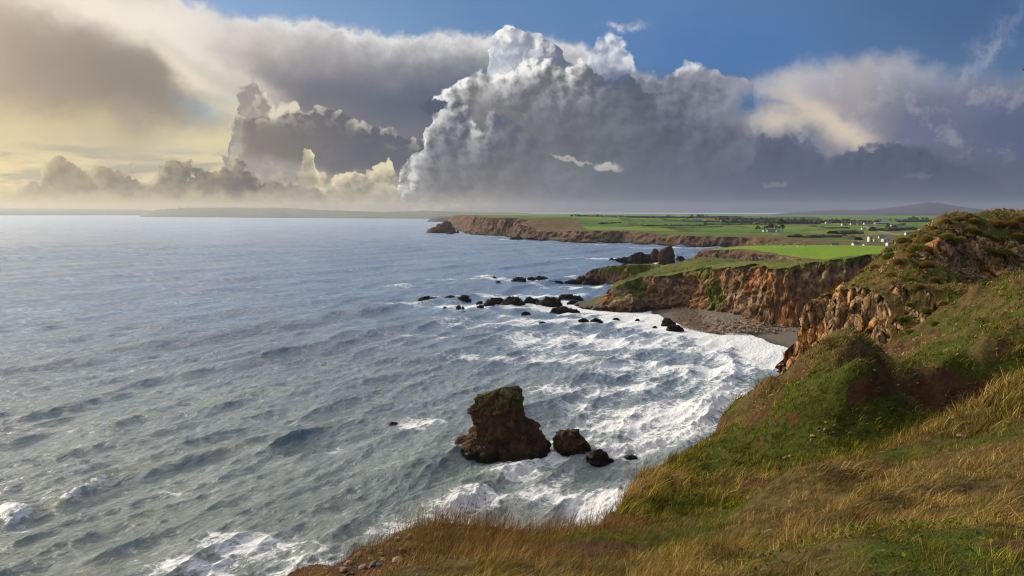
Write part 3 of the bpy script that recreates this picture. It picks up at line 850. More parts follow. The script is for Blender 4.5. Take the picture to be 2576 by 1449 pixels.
# ---- the bay cliff (its foot line, nose at the left, and a lower finger behind it)
FOOT = wline([(1456, 768), (1480, 779), (1530, 785), (1600, 786), (1640, 782)]) + \
       [sea_pt(px, py, 1.5) for px, py in [(1662, 775), (1729, 777), (1796, 785), (1862, 808), (1929, 817), (1983, 827), (2022, 831)]] + [(150, 285), (200, 240)]
def build_bay_cliff():
    rows = np.concatenate([np.arange(262, 400, 0.42), np.arange(400, 640, 1.0)])
    na = 760
    X, Y = fan(3.0, 31.0, na, rows)
    wx = 5.0 * fbm2(X / 21, Y / 21, 4, seed=101); wy = 5.0 * fbm2(X / 21, Y / 21, 4, seed=111)
    polyA = FOOT + [(420, 240), (420, 620), (120, 560), (105, 440), (84, 418), (62, 404), (44, 396)]
    sd = poly_sd(X + wx, Y + wy, polyA)
    H = tps([(30, 382, 3.0), (36, 380, 6.5), (44, 384, 10.8), (60, 385, 14.8), (60, 420, 11.5), (86, 372, 18.5), (92, 375, 22.0), (114, 355, 26.2), (126, 340, 29.2), (143, 322, 30.2), (165, 290, 31), (95, 470, 12.0), (150, 480, 12.5), (220, 420, 15.5), (330, 380, 17), (200, 600, 6.0), (330, 600, 5.0)])(X, Y)
    H = H - 0.26 * np.clip(sd - 15, 0, 50) * (0.75 + 0.25 * ss(75, 95, X)) * ss(30, 50, X)
    # buttresses and gullies: the wall is wider where a rib stands out
    s_ = X * 0.6 - Y * 0.4
    rib = 0.5 + 1.3 * fbm2(s_ / 11.0, (X + Y) / 60.0, 4, 0.5, seed=121)
    width = 5.5 + 9.5 * np.clip(rib, 0, 1.2) + 5 * ss(110, 60, X)
    t = np.clip(sd / width, 0, 1)
    prof = np.where(t < 0.28, t * 1.05, 0.294 + (t - 0.28) * 0.98)        # scree then wall
    prof = 0.35 * ss(0, 1, t) + 0.65 * prof
    Z = 1.2 * ss(-1, 2, sd) + np.maximum(H - 1.2, 0) * prof
    Z = np.where(sd < 0, -2.0 * np.clip(-sd / 3, 0, 1), Z)
    Z += ss(0.95, 1.2, sd / width) * (0.5 * fbm2(X / 9, Y / 9, 4, seed=131) + 0.16 * fbm2(X / 1.7, Y / 1.7, 3, seed=133))
    # the lower finger behind
    polyB = [(38, 508), (46, 500), (57, 495), (90, 484), (150, 470), (330, 500), (330, 620), (120, 570), (80, 548), (55, 525)]
    sdB = poly_sd(X + wx * 1.3, Y + wy * 1.3, polyB)
    HB = tps([(40, 505, 4.0), (50, 504, 8.5), (70, 505, 11.2), (100, 505, 11.5), (200, 520, 10.0), (120, 560, 8)])(X, Y)
    ZB = np.where(sdB < 0, -2.0, HB * (0.5 * ss(0, 1, sdB / 9) + 0.5 * np.clip(sdB / 9, 0, 1)) + 0.5 * fbm2(X / 6, Y / 6, 3, seed=141) * ss(0, 4, sdB))
    isB = ZB > Z
    Z = np.maximum(Z, ZB)
    sdm = np.where(isB, sdB / 9, sd / width)
    P = np.stack([X, Y, Z], -1); n = normals_grid(P)
    wall = ss(0.93, 0.6, n[..., 2]) * (sdm > -0.05)
    J = crag(X, Y, Z, 6.5, 2.2, 150) * wall[..., None] + blocks(X, Y, Z, wall, 3.2, 6.0, 2.4, 151) + blocks(X, Y, Z, wall, 1.3, 2.4, 0.9, 157)
    J[..., 2] *= 0.5
    # green chutes: pixel columns of the photograph, given as places along the wall
    def near(px, py, Yd, rad):
        c = at(px, py, Yd); rad = rad * 1.5; d = np.sqrt((X - c[0]) ** 2 + 0.5 * (Y - c[1]) ** 2 + (0.9 * (Z - c[2])) ** 2)
        return ss(rad, rad * 0.4, d)
    veg = ss(0.80, 0.93, n[..., 2])
    for a_ in [(1560, 716, 376, 7), (1600, 725, 372, 6), (1540, 706, 380, 7), (1800, 735, 352, 5), (1825, 715, 352, 6), (1850, 695, 352, 6), (1812, 765, 345, 6), (1880, 680, 350, 5), (1892, 755, 335, 4), (1835, 755, 344, 5), (1780, 690, 362, 4), (2010, 665, 322, 3)]:
        veg = np.maximum(veg, near(*a_) * (0.75 + 0.3 * fbm2(X / 3, (Y + Z * 3) / 3, 3, seed=161)))
    veg = np.maximum(veg, 0.62 * ss(0.84, 0.97, sd / width + 0.25 * fbm2(X / 5, Y / 5, 3, seed=169)) * (sd > 0))
    veg = np.maximum(veg, isB * ss(4, 8, Z) * 0.9)
    wet = ss(5.0, 1.5, Z + 1.2 * fbm2(X / 4, Y / 4, 3, seed=163)) * ss(92, 70, X)
    wet = np.maximum(wet, isB * ss(70, 50, X) * 0.9)
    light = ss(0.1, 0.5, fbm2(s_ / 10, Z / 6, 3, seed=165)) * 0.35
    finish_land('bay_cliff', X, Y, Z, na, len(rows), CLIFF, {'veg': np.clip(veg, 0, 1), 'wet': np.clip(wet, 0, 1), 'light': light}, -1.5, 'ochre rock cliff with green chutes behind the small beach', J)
build_bay_cliff()

# ---- beach of dark sand and shingle
SHORE = wline([(1640, 784), (1675, 802), (1715, 818), (1796, 834), (1876, 838), (1916, 852), (1942, 863), (1983, 876), (2009, 898)]) + [(108, 205)]
def build_beach():
    rows = np.concatenate([np.arange(150, 262, 1.5), np.arange(262, 420, 0.8)])
    na = 400
    X, Y = fan(8.0, 32.0, na, rows)
    poly = SHORE + [(230, 160), (230, 420), (75, 410), (68, 385)]
    sd = poly_sd(X, Y, poly)
    Z = np.where(sd > 0, 0.10 * np.clip(sd, 0, 40), 0.05 * sd) + 0.06 * fbm2(X / 3, Y / 3, 3, seed=201) * ss(0, 6, sd)
    m, b = material('dark_beach', 0.8, 0.3)
    p = pos(); s = attr('up')
    n1 = noise(p, 1.3, 6, 0.7); v = voro(p, 1.4, 'F1')
    sand = mix(lstep(0.35, 0.65, n1), lin(68, 61, 54), lin(90, 81, 70))
    sand = mix(sstep(5.0, 0.2, s), sand, lin(58, 54, 52))
    shin = mix(lstep(0.2, 0.7, v), lin(112, 105, 98), lin(58, 53, 50))
    sand = mix(sstep(9, 14, s + n1 * 4 - 2), sand, shin)
    put(b.inputs['Base Color'], sand)
    put(b.inputs['Roughness'], lstep(0, 5, s, 0.3, 0.9))
    bump(b, n1 * 0.1 + v * sstep(9, 14, s) * 0.3, 1, 0.6)
    finish_land('beach', X, Y, Z, na, len(rows), m, {'up': sd}, -1.0, 'dark sand beach below the ochre cliff')
    return poly
BEACH_POLY = build_beach()

# ---- headland with the bright green field
def fields_material(name, kind):
    m, b = material(name, 0.95, 0.1)
    p = pos()
    g = noise(p, 0.35, 6, 0.65)
    c1 = noise(p, 0.012, 3, 0.5)
    if kind == 'near':
        gr = mix(lstep(0.3, 0.7, g), lin(84, 114, 24), lin(112, 140, 32))
        gr = mix(sstep(0.5, 0.7, c1), gr, lin(110, 132, 34))
    else:
        cell = voro(VM('MULTIPLY', p, (0.6, 1.0, 0.0)), 0.0058, 'F1', out='Color')
        r_, g_, b_ = xyz(cell)
        gr = mix(lstep(0.2, 0.8, r_), lin(66, 96, 34), lin(98, 128, 40))
        gr = mix(sstep(0.72, 0.85, g_), gr, lin(104, 112, 52))
        gr = mix(lstep(0.3, 0.7, g) * 0.5, gr, lin(70, 96, 30))
        edg = voro(VM('MULTIPLY', p, (0.6, 1.0, 0.0)), 0.0058, 'DISTANCE_TO_EDGE')
        gr = mix(sstep(0.045, 0.02, edg + (g - 0.5) * 0.03) * 0.8, gr, lin(58, 54, 34))
        far = lstep(1500, 3600, VM('LENGTH', p))
        gr = mix(far * 0.7, gr, mix(lstep(0.3, 0.7, b_), lin(44, 62, 32), lin(74, 108, 36)))
    br = mix(lstep(0.3, 0.7, noise(p, 0.08, 6, 0.65)), lin(66, 54, 40), lin(112, 92, 62))
    br = mix(sstep(0.5, 0.66, noise(p, 0.03, 4, 0.6)), br, lin(84, 84, 46))
    rk = mix(lstep(0.35, 0.65, noise(VM('MULTIPLY', p, (1, 1, 0.6)), 0.13, 6, 0.65)), lin(46, 38, 34), lin(94, 74, 60))
    rk = mix(sstep(0.5, 0.65, noise(p, 0.05, 4, 0.6)), rk, lin(84, 60, 48))
    rk = mix(sstep(0.56, 0.66, noise(p, 0.2, 5, 0.6)), rk, lin(108, 94, 82))
    nn = noise(p, 0.06, 5, 0.65) - 0.5
    col = mix(sstep(0.42, 0.58, attr('scrub') + nn * 0.5), gr, br)
    col = mix(sstep(0.4, 0.6, attr('rock') + nn * 0.4), col, rk)
    col = mix(sstep(0.52, 0.62, attr('track')), col, lin(130, 120, 84))
    col = mix(attr('wet'), col, lin(34, 28, 26))
    put(b.inputs['Base Color'], col)
    bump(b, noise(p, 0.25 if kind != 'near' else 0.6, 6, 0.7), 1.0, 1.6 if kind != 'near' else 0.8)
    return m

def H4(x, y): return tps([(160, 715, 9.5), (200, 690, 12.4), (240, 680, 12.3), (230, 640, 10.2), (216, 616, 9.8), (300, 720, 13.2), (300, 600, 9.0), (400, 700, 11.5), (280, 820, 10.5), (420, 820, 10.5)])(x, y)
def build_field_headland():
    rows = np.concatenate([np.arange(480, 860, 1.15)])
    na = 560
    X, Y = fan(11.0, 33.0, na, rows)
    w = 5 * fbm2(X / 30, Y / 30, 5, seed=301); w2 = 5 * fbm2(X / 30, Y / 30, 5, seed=307)
    poly = [(158, 735), (157, 712), (164, 699), (176, 692), (186, 668), (196, 640), (206, 600), (220, 560), (260, 500), (700, 430), (700, 860), (235, 845), (190, 770)]
    sd = poly_sd(X + w, Y + w2, poly)
    H = H4(X, Y)
    wd = 13 + 6 * fbm2(X / 18, Y / 18, 3, seed=311)
    t = np.clip(sd / wd, 0, 1)
    Z = np.where(sd < 0, -2.0, H * (0.5 * ss(0, 1, t) + 0.5 * t)) + 0.35 * fbm2(X / 14, Y / 14, 4, seed=313) * ss(0, 6, sd)
    n = normals_grid(np.stack([X, Y, Z], -1))
    wall = ss(0.93, 0.7, n[..., 2]) * (sd > 0)
    J = (crag(X, Y, Z, 5.0, 2.6, 320) + crag(X, Y, Z, 1.8, .9, 325)) * wall[..., None]; J[..., 2] *= 0.5
    scrub = ss(15, 5, sd - wd) * (1 - 0.0)
    d = seg_dist(X, Y, [at(2175, 616, 740)[:2], at(2240, 622, 690)[:2], at(2290, 632, 640)[:2]])
    track = ss(2.6, 0.8, d)
    finish_land('field_headland', X, Y, Z, na, len(rows), fields_material('headland_pasture', 'near'),
                {'scrub': scrub, 'rock': wall * 1.0, 'track': track, 'wet': ss(3.0, 0.8, Z) * (sd < wd)}, -1.0, 'low headland with bright green cattle pasture and grey cliffs', J)
build_field_headland()

# ---- the far shore: long cliffs, pastures and the village slope
FAR_BASE = [(1188, 590), (1212, 592), (1275, 594), (1285, 600), (1320, 603), (1349, 604), (1379, 605), (1413, 609), (1480, 611), (1554, 611), (1602, 614), (1698, 619), (1778, 621)]
def zc(px, py, Yd): return at(px, py, Yd)
FARC = [zc(1185, 553, 1630), zc(1200, 547, 1660), zc(1240, 543.5, 1700), zc(1297, 542, 1650), zc(1350, 542, 1600), zc(1420, 543.5, 1600), zc(1225, 547, 1580), zc(1290, 546, 1500), zc(1350, 546.5, 1450), zc(1395, 552, 1420), zc(1420, 562, 1440), zc(1410, 580, 1300),
        zc(1458, 580, 1230), zc(1522, 576, 1220), zc(1595, 576, 1210), zc(1682, 585, 1160), zc(1835, 590, 1080), zc(1960, 598, 1010), zc(2060, 617, 930), zc(1500, 545, 2100), zc(1600, 547, 2400),
        zc(1500, 560, 1600), zc(1620, 566, 1550), zc(1800, 578, 1300), zc(1700, 560, 1900), zc(1800, 549, 2700), zc(1950, 550, 3000), zc(2100, 553, 3000), zc(1950, 566, 1800),
        zc(2100, 571, 1650), zc(2200, 560, 2200), zc(2300, 556, 2700), zc(2100, 590, 1250), zc(2200, 585, 1350), zc(2300, 590, 1250), zc(2200, 608, 1000), zc(2300, 622, 900), zc(2120, 626, 880), zc(2230, 632, 840),
        zc(2400, 600, 1150), zc(2500, 560, 2400), zc(2650, 560, 2400), zc(2650, 610, 1100), zc(1290, 542, 2500), zc(1190, 543, 2600), zc(1250, 543, 4000), zc(1700, 546, 4200), zc(2100, 550, 4600), zc(2500, 552, 4400)]
HF = tps(FARC, 1e-4)
def far_h(x, y): return float(HF(np.array([float(x)]), np.array([float(y)]))[0])
def build_far_land():
    rows = np.concatenate([np.arange(800, 1060, 4.0), np.arange(1060, 1750, 2.2), np.arange(1750, 2600, 9), np.arange(2600, 5200, 40), np.arange(5200, 11800, 300)])
    na = 900
    X, Y = fan(-5.5, 35.0, na, rows)
    w = 12 * fbm2(X / 70, Y / 70, 5, seed=401); w2 = 12 * fbm2(X / 70, Y / 70, 5, seed=405)
    poly = wline(FAR_BASE) + [(330, 960), (390, 880), (430, 820), (900, 700), (3600, 2500), (13000, 12600), (500, 12600), (-250, 6500), (-330, 4000), (-190, 2300), (-110, 1760)]
    sd = poly_sd(X + w, Y + w2, poly)
    kf = np.minimum(1.0, 4600.0 / np.hypot(X, Y))
    H = np.minimum(HF(X * kf, Y * kf), 33 + 5 * ss(-60, -150, X * kf))
    wd = 26 + 14 * fbm2(X / 45, Y / 45, 3, seed=411) + ss(-20, -120, X) * 10
    t = np.clip(sd / wd, 0, 1)
    Z = np.where(sd < 0, -3.0, H * (0.45 * ss(0, 1, t) + 0.55 * t)) + 0.8 * fbm2(X / 40, Y / 40, 4, seed=415) * ss(0, 30, sd)
    n = normals_grid(np.stack([X, Y, Z], -1))
    wall = ss(0.955, 0.80, n[..., 2]) * (sd > 0) * (sd < 70)
    J = crag(X, Y, Z, 13.0, 6.5, 420) * wall[..., None]; J[..., 2] *= 0.5
    px = X / Y * FOC * 1.0 + 1288
    scrub = ss(34, 8, sd - wd) * 1.0
    # gorse and bracken on the village slope; brown seaward rim of the first headland
    vill = ss(2030, 2160, px) * ss(1330, 1180, Y) * 0.9
    vill = np.maximum(vill, ss(1800, 1900, px) * ss(1150, 1060, Y) * 0.8)
    vill = np.maximum(vill, ss(2160, 2260, px) * (0.35 + 0.6 * fbm2(X / 90, Y / 120, 3, seed=431)) * ss(1900, 1500, Y))
    rim = ss(1500, 1430, px) * ss(1640, 1560, Y) * 0.85
    scrub = np.maximum(np.maximum(scrub, vill), rim)
    # grassy patch in the village scrub
    c = at(2180, 604, 1040); scrub *= 1 - ss(60, 30, np.hypot((X - c[0]) * 0.45, Y - c[1]))
    road = seg_dist(X, Y, [at(2168, 568, 1750)[:2], at(2195, 575, 1550)[:2], at(2225, 583, 1380)[:2], at(2262, 590, 1240)[:2]])
    drive = seg_dist(X, Y, [at(1925, 584, 1180)[:2], at(1960, 595, 1090)[:2]])
    track = np.maximum(ss(7, 3, road) * 0.75, ss(3.5, 1.5, drive))
    o = finish_land('far_land', X, Y, Z, na, len(rows), fields_material('far_pasture', 'far'),
                {'scrub': scrub, 'rock': wall * 1.0, 'track': track, 'wet': ss(3.5, 0.8, Z) * (sd < 10)}, -1.5, 'long line of dark sea cliffs topped with green pastures', J)
build_far_land()

# ---- distant coasts and mountains: solid ridges
def ridge(name, pts, Yc, thick, mat, label, zbase=0.0, rough=0.05):
    """pts: [(px, crest py)], Yc crest distance (or list); a ridge with a front slope and a back slope"""
    px = np.linspace(pts[0][0], pts[-1][0], 500)
    cy_ = np.interp(px, [p[0] for p in pts], [p[1] for p in pts])
    Yd = np.interp(px, [p[0] for p in pts], Yc) if isinstance(Yc, list) else np.full(px.shape, float(Yc))
    x = (px - 1288) / FOC * Yd
    z = EYE + Yd * np.tan(-PITCH - np.arctan((cy_ - 724.5) / FOC)) * 1.0
    z = z + (pn2(x / (Yd.mean() * 0.01), x * 0, 501) + .6 * pn2(x / (Yd.mean() * 0.003), x * 0, 502)) * np.maximum(z, 5) * rough
    rows = []
    for f, h in [(-1.0, -0.3), (-0.97, 0.02), (-0.85, 0.22), (-0.6, 0.5), (-0.3, 0.83), (0, 1.0), (0.3, 0.8), (1.0, -0.1)]:
        wob = 0.10 * pn2(x / (thick * 0.5), np.full(x.shape, f * 3.1), 505)
        rows.append(np.stack([x * (1 + f * thick / Yd), Yd + f * thick, zbase + np.maximum(z - zbase, 0.4) * np.clip(h + wob * (abs(f) > 0.01) * (h > 0.1), -0.3, 1)], -1))
    P = np.stack(rows, 0)
    F = grid_faces(500, len(rows))
    o = mesh_from(name, P.reshape(-1, 3), F, mat)
    return tag(o, kind='structure', label=label)
HILL = flat_mat('far_hill_heath', lin(86, 92, 84), var=0.25, scale=0.004)
HILLD = flat_mat('far_headland_rock', lin(66, 62, 62), var=0.25, scale=0.02)
ridge('far_coast', [(-700, 523), (-200, 524), (0, 524), (200, 525.5), (330, 527), (420, 531), (700, 534), (1000, 536), (1300, 537)], 11200, 1500, HILL, 'faint pale coast on the left horizon')
ridge('far_hills', [(356, 543), (366, 533), (390, 529), (430, 525), (470, 523), (550, 522), (640, 523), (700, 522.5), (760, 525), (800, 528), (900, 531), (960, 533), (1020, 531.5), (1080, 530.5), (1180, 532.5), (1300, 535), (1450, 541)],
      [8300, 8250, 8200, 8100, 8000, 7800, 7600, 7400, 7300, 7200, 7000, 6900, 6800, 6700, 6600, 6500, 6500], 1700, HILL, 'long pale hills beyond the open sea')
ridge('dark_headland', [(1074, 557), (1080, 552), (1092, 547), (1104, 544.5), (1150, 544), (1200, 544.5), (1260, 545), (1330, 549)], 3700, 130, HILLD, 'dark blue headland behind the pointed far stack', rough=0.03)
ridge('mountains', [(1700, 556), (1850, 548), (1920, 541), (1990, 534), (2060, 530), (2110, 528), (2170, 528.5), (2230, 523), (2280, 517), (2330, 508), (2365, 512), (2410, 520), (2460, 526), (2520, 536), (2620, 545), (2700, 550)], 9600, 1400, flat_mat('mountain_heath', lin(34, 38, 66), var=0.2, scale=0.002), 'hazy blue mountain rising behind the green farmland', rough=0.02)
# ------------------------------------------------------------------ the near slope and the rocky headland
def P3(px, py, Yd): return at(px, py, Yd)
A_CTRL = [P3(*a) for a in [(500, 1700, 4.6), (800, 1449, 6.3), (1000, 1449, 5.7), (1288, 1449, 5.3), (1600, 1449, 4.9), (1900, 1449, 4.4), (2200, 1449, 4.0), (2576, 1449, 3.6), (3000, 1500, 3.2), (1288, 1800, 3.0), (2200, 1800, 2.6),
    (880, 1400, 7.4), (1040, 1342, 9.0), (1288, 1338, 10.2), (1480, 1340, 11.2), (1288, 1390, 7.4), (1050, 1395, 7.2), (1600, 1390, 7.4), (1900, 1360, 7.2), (2200, 1330, 6.2), (2576, 1300, 5.3),
    (2700, 930, 13.5), (2576, 1000, 13.0), (2450, 1068, 12.6), (2300, 1146, 12), (2150, 1206, 11.4), (2000, 1258, 11.0), (1880, 1300, 10.6), (2400, 1180, 8.8), (2576, 1120, 8.5), (2200, 1260, 8.6), (2050, 1320, 8.2),
    (2400, 1020, 26), (2200, 1115, 20), (2100, 1165, 17.5), (1950, 1230, 15), (1800, 1290, 13), (1700, 1330, 12), (1560, 1300, 13.2),
    (1600, 1256, 15.2), (1660, 1240, 16.5), (1700, 1150, 21), (1800, 1150, 22.5), (1850, 1022, 34), (1950, 1060, 32), (2100, 1045, 31), (2250, 1030, 31), (2500, 930, 34), (2576, 960, 24), (2000, 948, 54), (2100, 955, 50), (2250, 925, 52), (2400, 865, 50), (2576, 850, 42),
    (2700, 690, 62), (2576, 720, 62), (2480, 762, 61), (2400, 805, 61), (2300, 868, 63), (2200, 900, 69), (2100, 925, 76), (2010, 942, 80), (1500, 1339, 14), (1300, 1339, 14), (2100, 925, 100), (2576, 760, 95), (1700, 1180, 36)]]
HA = tps(A_CTRL, 2e-5)
BRINK3 = [P3(*a) for a in [(200, 1700, 3.6), (640, 1560, 5.2), (780, 1455, 6.4), (870, 1400, 7.6), (1040, 1340, 9.2), (1288, 1335, 10.4), (1480, 1338, 11.6), (1600, 1252, 15.4), (1700, 1145, 21.4), (1850, 1017, 34.5), (2000, 941, 54), (2012, 938, 84)]] + [(34.5, 91, 26.0), (50, 99, 24.0), (80, 130, 22.0)]
BRINK = [b[:2] for b in BRINK3]
_bt = np.concatenate([[0], np.cumsum([math.dist(a, b) for a, b in zip(BRINK[:-1], BRINK[1:])])])
_bz = np.array([b[2] for b in BRINK3])
LANDPOLY = BRINK + [(300, 300), (600, 300), (600, -60), (-3, -60)]
# spurs, rims and hollows of the slope: (points, height, half width)
SPURS = [([(2150, 975, 38), (2090, 1035, 31), (2064, 1105, 24.5), (2040, 1170, 20)], 2.5, 1.8),
         ([(2576, 1000, 13), (2450, 1068, 12.6), (2300, 1146, 12), (2150, 1206, 11.4), (2000, 1258, 11)], 0.38, 0.7),
         ([(1700, 1235, 17.5), (1640, 1262, 15.6), (1600, 1290, 14)], 0.28, 0.9),
         ([(2576, 735, 60), (2440, 800, 60), (2330, 862, 62)], 1.2, 3.0),
         ([(1960, 1000, 42), (1900, 1070, 30), (1850, 1140, 24)], 0.9, 1.6),
         ([(2240, 1105, 20.5), (2170, 1122, 19.5)], 0.7, 0.9),
         ([(2360, 1250, 7.6), (2200, 1300, 7.2), (2080, 1345, 7.0)], 0.22, 0.35),
         ([(2250, 1010, 31), (2400, 985, 32), (2540, 955, 33)], 1.8, 2.0)]
PITS = [(2320, 1065, 26, 5.0, 3.3), (2200, 1075, 24, 2.5, 1.8), (2470, 985, 26, 4.0, 1.6), (2020, 1392, 6.2, 0.42, 0.34), (1985, 1385, 6.4, 0.3, 0.28), (2380, 905, 44, 5, 1.4), (1960, 1165, 20, 1.8, 0.8), (2120, 1225, 13.5, 1.4, .5)]
B_CTRL = [P3(*a) for a in [(2052, 750, 105), (2100, 738, 105), (2180, 692, 110), (2290, 602, 115), (2340, 568, 118), (2400, 545, 121), (2500, 538, 124), (2576, 531, 126), (2700, 520, 130), (2170, 716, 100), (2222, 708, 95.5), (2262, 730, 91),
    (2290, 860, 85), (2350, 740, 98), (2300, 700, 102), (2360, 650, 109), (2440, 590, 114), (2450, 602, 112.6), (2450, 706, 107.5), (2540, 596, 115), (2540, 712, 107.5), (2576, 720, 96), (2430, 800, 84), (2576, 740, 84), (2640, 700, 90)]] + [(60, 138, 30), (70, 160, 29), (92, 168, 34), (120, 150, 45), (110, 100, 42), (100, 80, 38), (52, 124, 32)]
HB_ = tps(B_CTRL, 1e-5)
B_POLY = [P3(*a)[:2] for a in [(2052, 0, 105), (2095, 0, 103.5), (2160, 0, 99), (2215, 0, 94), (2256, 0, 89.5), (2284, 0, 85), (2290, 0, 80)]] + [(41.0, 75), (70, 64), (140, 66), (170, 180), (90, 172), (66, 136), (52, 119), (43.5, 106)]

def near_height(X, Y, detail=True):
    """ground height of the near land, with the masks: rock, part (0 slope, 1 headland), beyond-brink"""
    wob = 0.9 * fbm2(X / 6, Y / 6, 4, seed=601) * ss(10, 40, Y) + 0.25 * fbm2(X / 1.4, Y / 1.4, 3, seed=605)
    d, t, s, L = seg_dist(X, Y, BRINK, True)
    sl = -np.sign(poly_sd(X, Y, LANDPOLY)) * d + wob      # + on the seaward side of the brink
    ZA = HA(X, Y)
    ZA = np.clip(ZA, -60, 48)
    for pts, h, w in SPURS:
        q = [at(*a)[:2] for a in pts]
        dd, tt, _, LL = seg_dist(X, Y, q, True)
        ZA = ZA + h * np.exp(-(dd / w) ** 2)
    for px_, py_, Yd, rr, dp in PITS:
        c = at(px_, py_, Yd)
        ZA = ZA - dp * np.exp(-(((X - c[0]) ** 2 + (Y - c[1]) ** 2) / rr ** 2) ** 1.5)
    zb = np.interp(t, _bt, _bz)
    ZA = ZA + (zb - ZA) * ss(0, 3.5, sl)
    ZA = ZA - 1.9 * np.maximum(sl, 0) - 0.25 * np.clip(sl + 1.5, 0, 3) * ss(12, 40, Y)
    sdb = poly_sd(X + 1.1 * fbm2(X / 5, Y / 5, 4, seed=611), Y + 1.1 * fbm2(X / 5, Y / 5, 4, seed=615), B_POLY)
    ZB = np.clip(HB_(X, Y), -60, 49)
    ZB = ZB - 2.6 * np.maximum(-sdb, 0)
    ZB = np.where(sdb < -26, -20, ZB)
    isB = ZB > ZA
    if detail:
        far = ss(8, 30, np.hypot(X, Y))
        hum = 0.22 * fbm2(X / 1.6, Y / 1.6, 4, seed=621) + far * (0.75 * fbm2(X / 5.5, Y / 5.5, 4, seed=625) + 0.30 * fbm2(X / 1.5, Y / 1.5, 3, seed=627))
        lumps = np.sqrt(np.maximum(0, 0.5 - np.abs(pn2(X / 0.8, Y / 0.8, 631)))) * 0.10 + far * 0.45 * np.sqrt(np.maximum(0, 0.5 - np.abs(pn2(X / 2.4, Y / 2.4, 633))))
        ZA = ZA + (hum + lumps - 0.07 - 0.2 * far) * ss(2.5, 4.5, Y)
        ridges = fbm2(X / 3.0, Y / 6.0, 4, seed=635)
        ZB = ZB + 1.0 * ridges * ss(-1, 3, sdb) + 0.5 * np.sqrt(np.maximum(0, 0.5 - np.abs(pn2(X / 1.7, Y / 1.7, 637)))) * ss(1, 4, sdb)
    Z = np.maximum(ZA, ZB)
    rock = np.where(isB, ss(0.6, -0.4, sdb), ss(9, 14, sl) )
    return Z, rock, isB, sl, sdb

def spot(X, Y, px, py, Yd, rx, ry=None):
    c = at(px, py, Yd); ry = ry or rx
    return np.exp(-((X - c[0]) / rx) ** 2 - ((Y - c[1]) / ry) ** 2)

def cover(X, Y, isB, slope_n):
    """what grows where: straw, green, dirt (0..1 each)"""
    straw = 0.62 + 1.0 * fbm2(X / 2.4, Y / 2.4, 4, seed=651) + 0.5 * fbm2(X / 11, Y / 11, 2, seed=652) + 0.25 * fbm2(X / .6, Y / .6, 3, seed=655)
    S = lambda *a: spot(X, Y, *a)
    straw += 0.6 * S(2300, 1180, 9.5, 2.2, 2.0) + 0.5 * S(2100, 1240, 9.5, 1.6) + 0.35 * S(1650, 1235, 16, 1.2, 1.6) + 0.5 * S(1100, 1400, 7.6, 1.6, 1.4) + 0.3 * S(2450, 1250, 6.5, 1.8, 1.6)
    straw -= 0.75 * S(1620, 1400, 7, 1.0, 1.6) + 0.8 * S(1800, 1330, 10, 1.5, 1.6) + 0.5 * S(1950, 1150, 20, 3.0, 4) + 0.8 * S(2250, 1080, 21, 4, 5) + 0.6 * S(2500, 850, 45, 7, 9) + 0.7 * S(2450, 740, 98, 8, 5) + 0.25 * S(2250, 1400, 4.6, .5, .6)
    dirt = 0.9 * ss(0.22, 0.55, fbm2(X / 2.3, Y / 2.3, 4, seed=661))
    dirt += 1.4 * S(930, 1420, 7.0, 0.9, 0.8) + 1.0 * S(1960, 1130, 24, 1.2, 2.0) + 1.1 * S(2160, 920, 62, 3.5, 7) + 2.2 * S(2025, 1400, 6.1, 0.42, 0.36) + 0.9 * S(1880, 1210, 16, .7, 1.2) + 0.5 * S(1800, 1100, 26, 1.0, 2)
    dirt += ss(0.75, 0.55, slope_n) * 0.7
    dirt = np.where(isB, dirt + 0.35 * ss(0.0, 0.5, fbm2(X / 4, Y / 4, 3, seed=665)), dirt)
    red = np.clip(1.1 * S(1150, 1390, 7.6, 2.0, 1.6) + 0.7 * S(1500, 1345, 10.5, 1.6, 1.2) + 0.35 + 0.7 * fbm2(X / 2, Y / 2, 3, seed=671), 0, 1)
    return np.clip(straw, 0, 1), np.clip(dirt, 0, 1), red

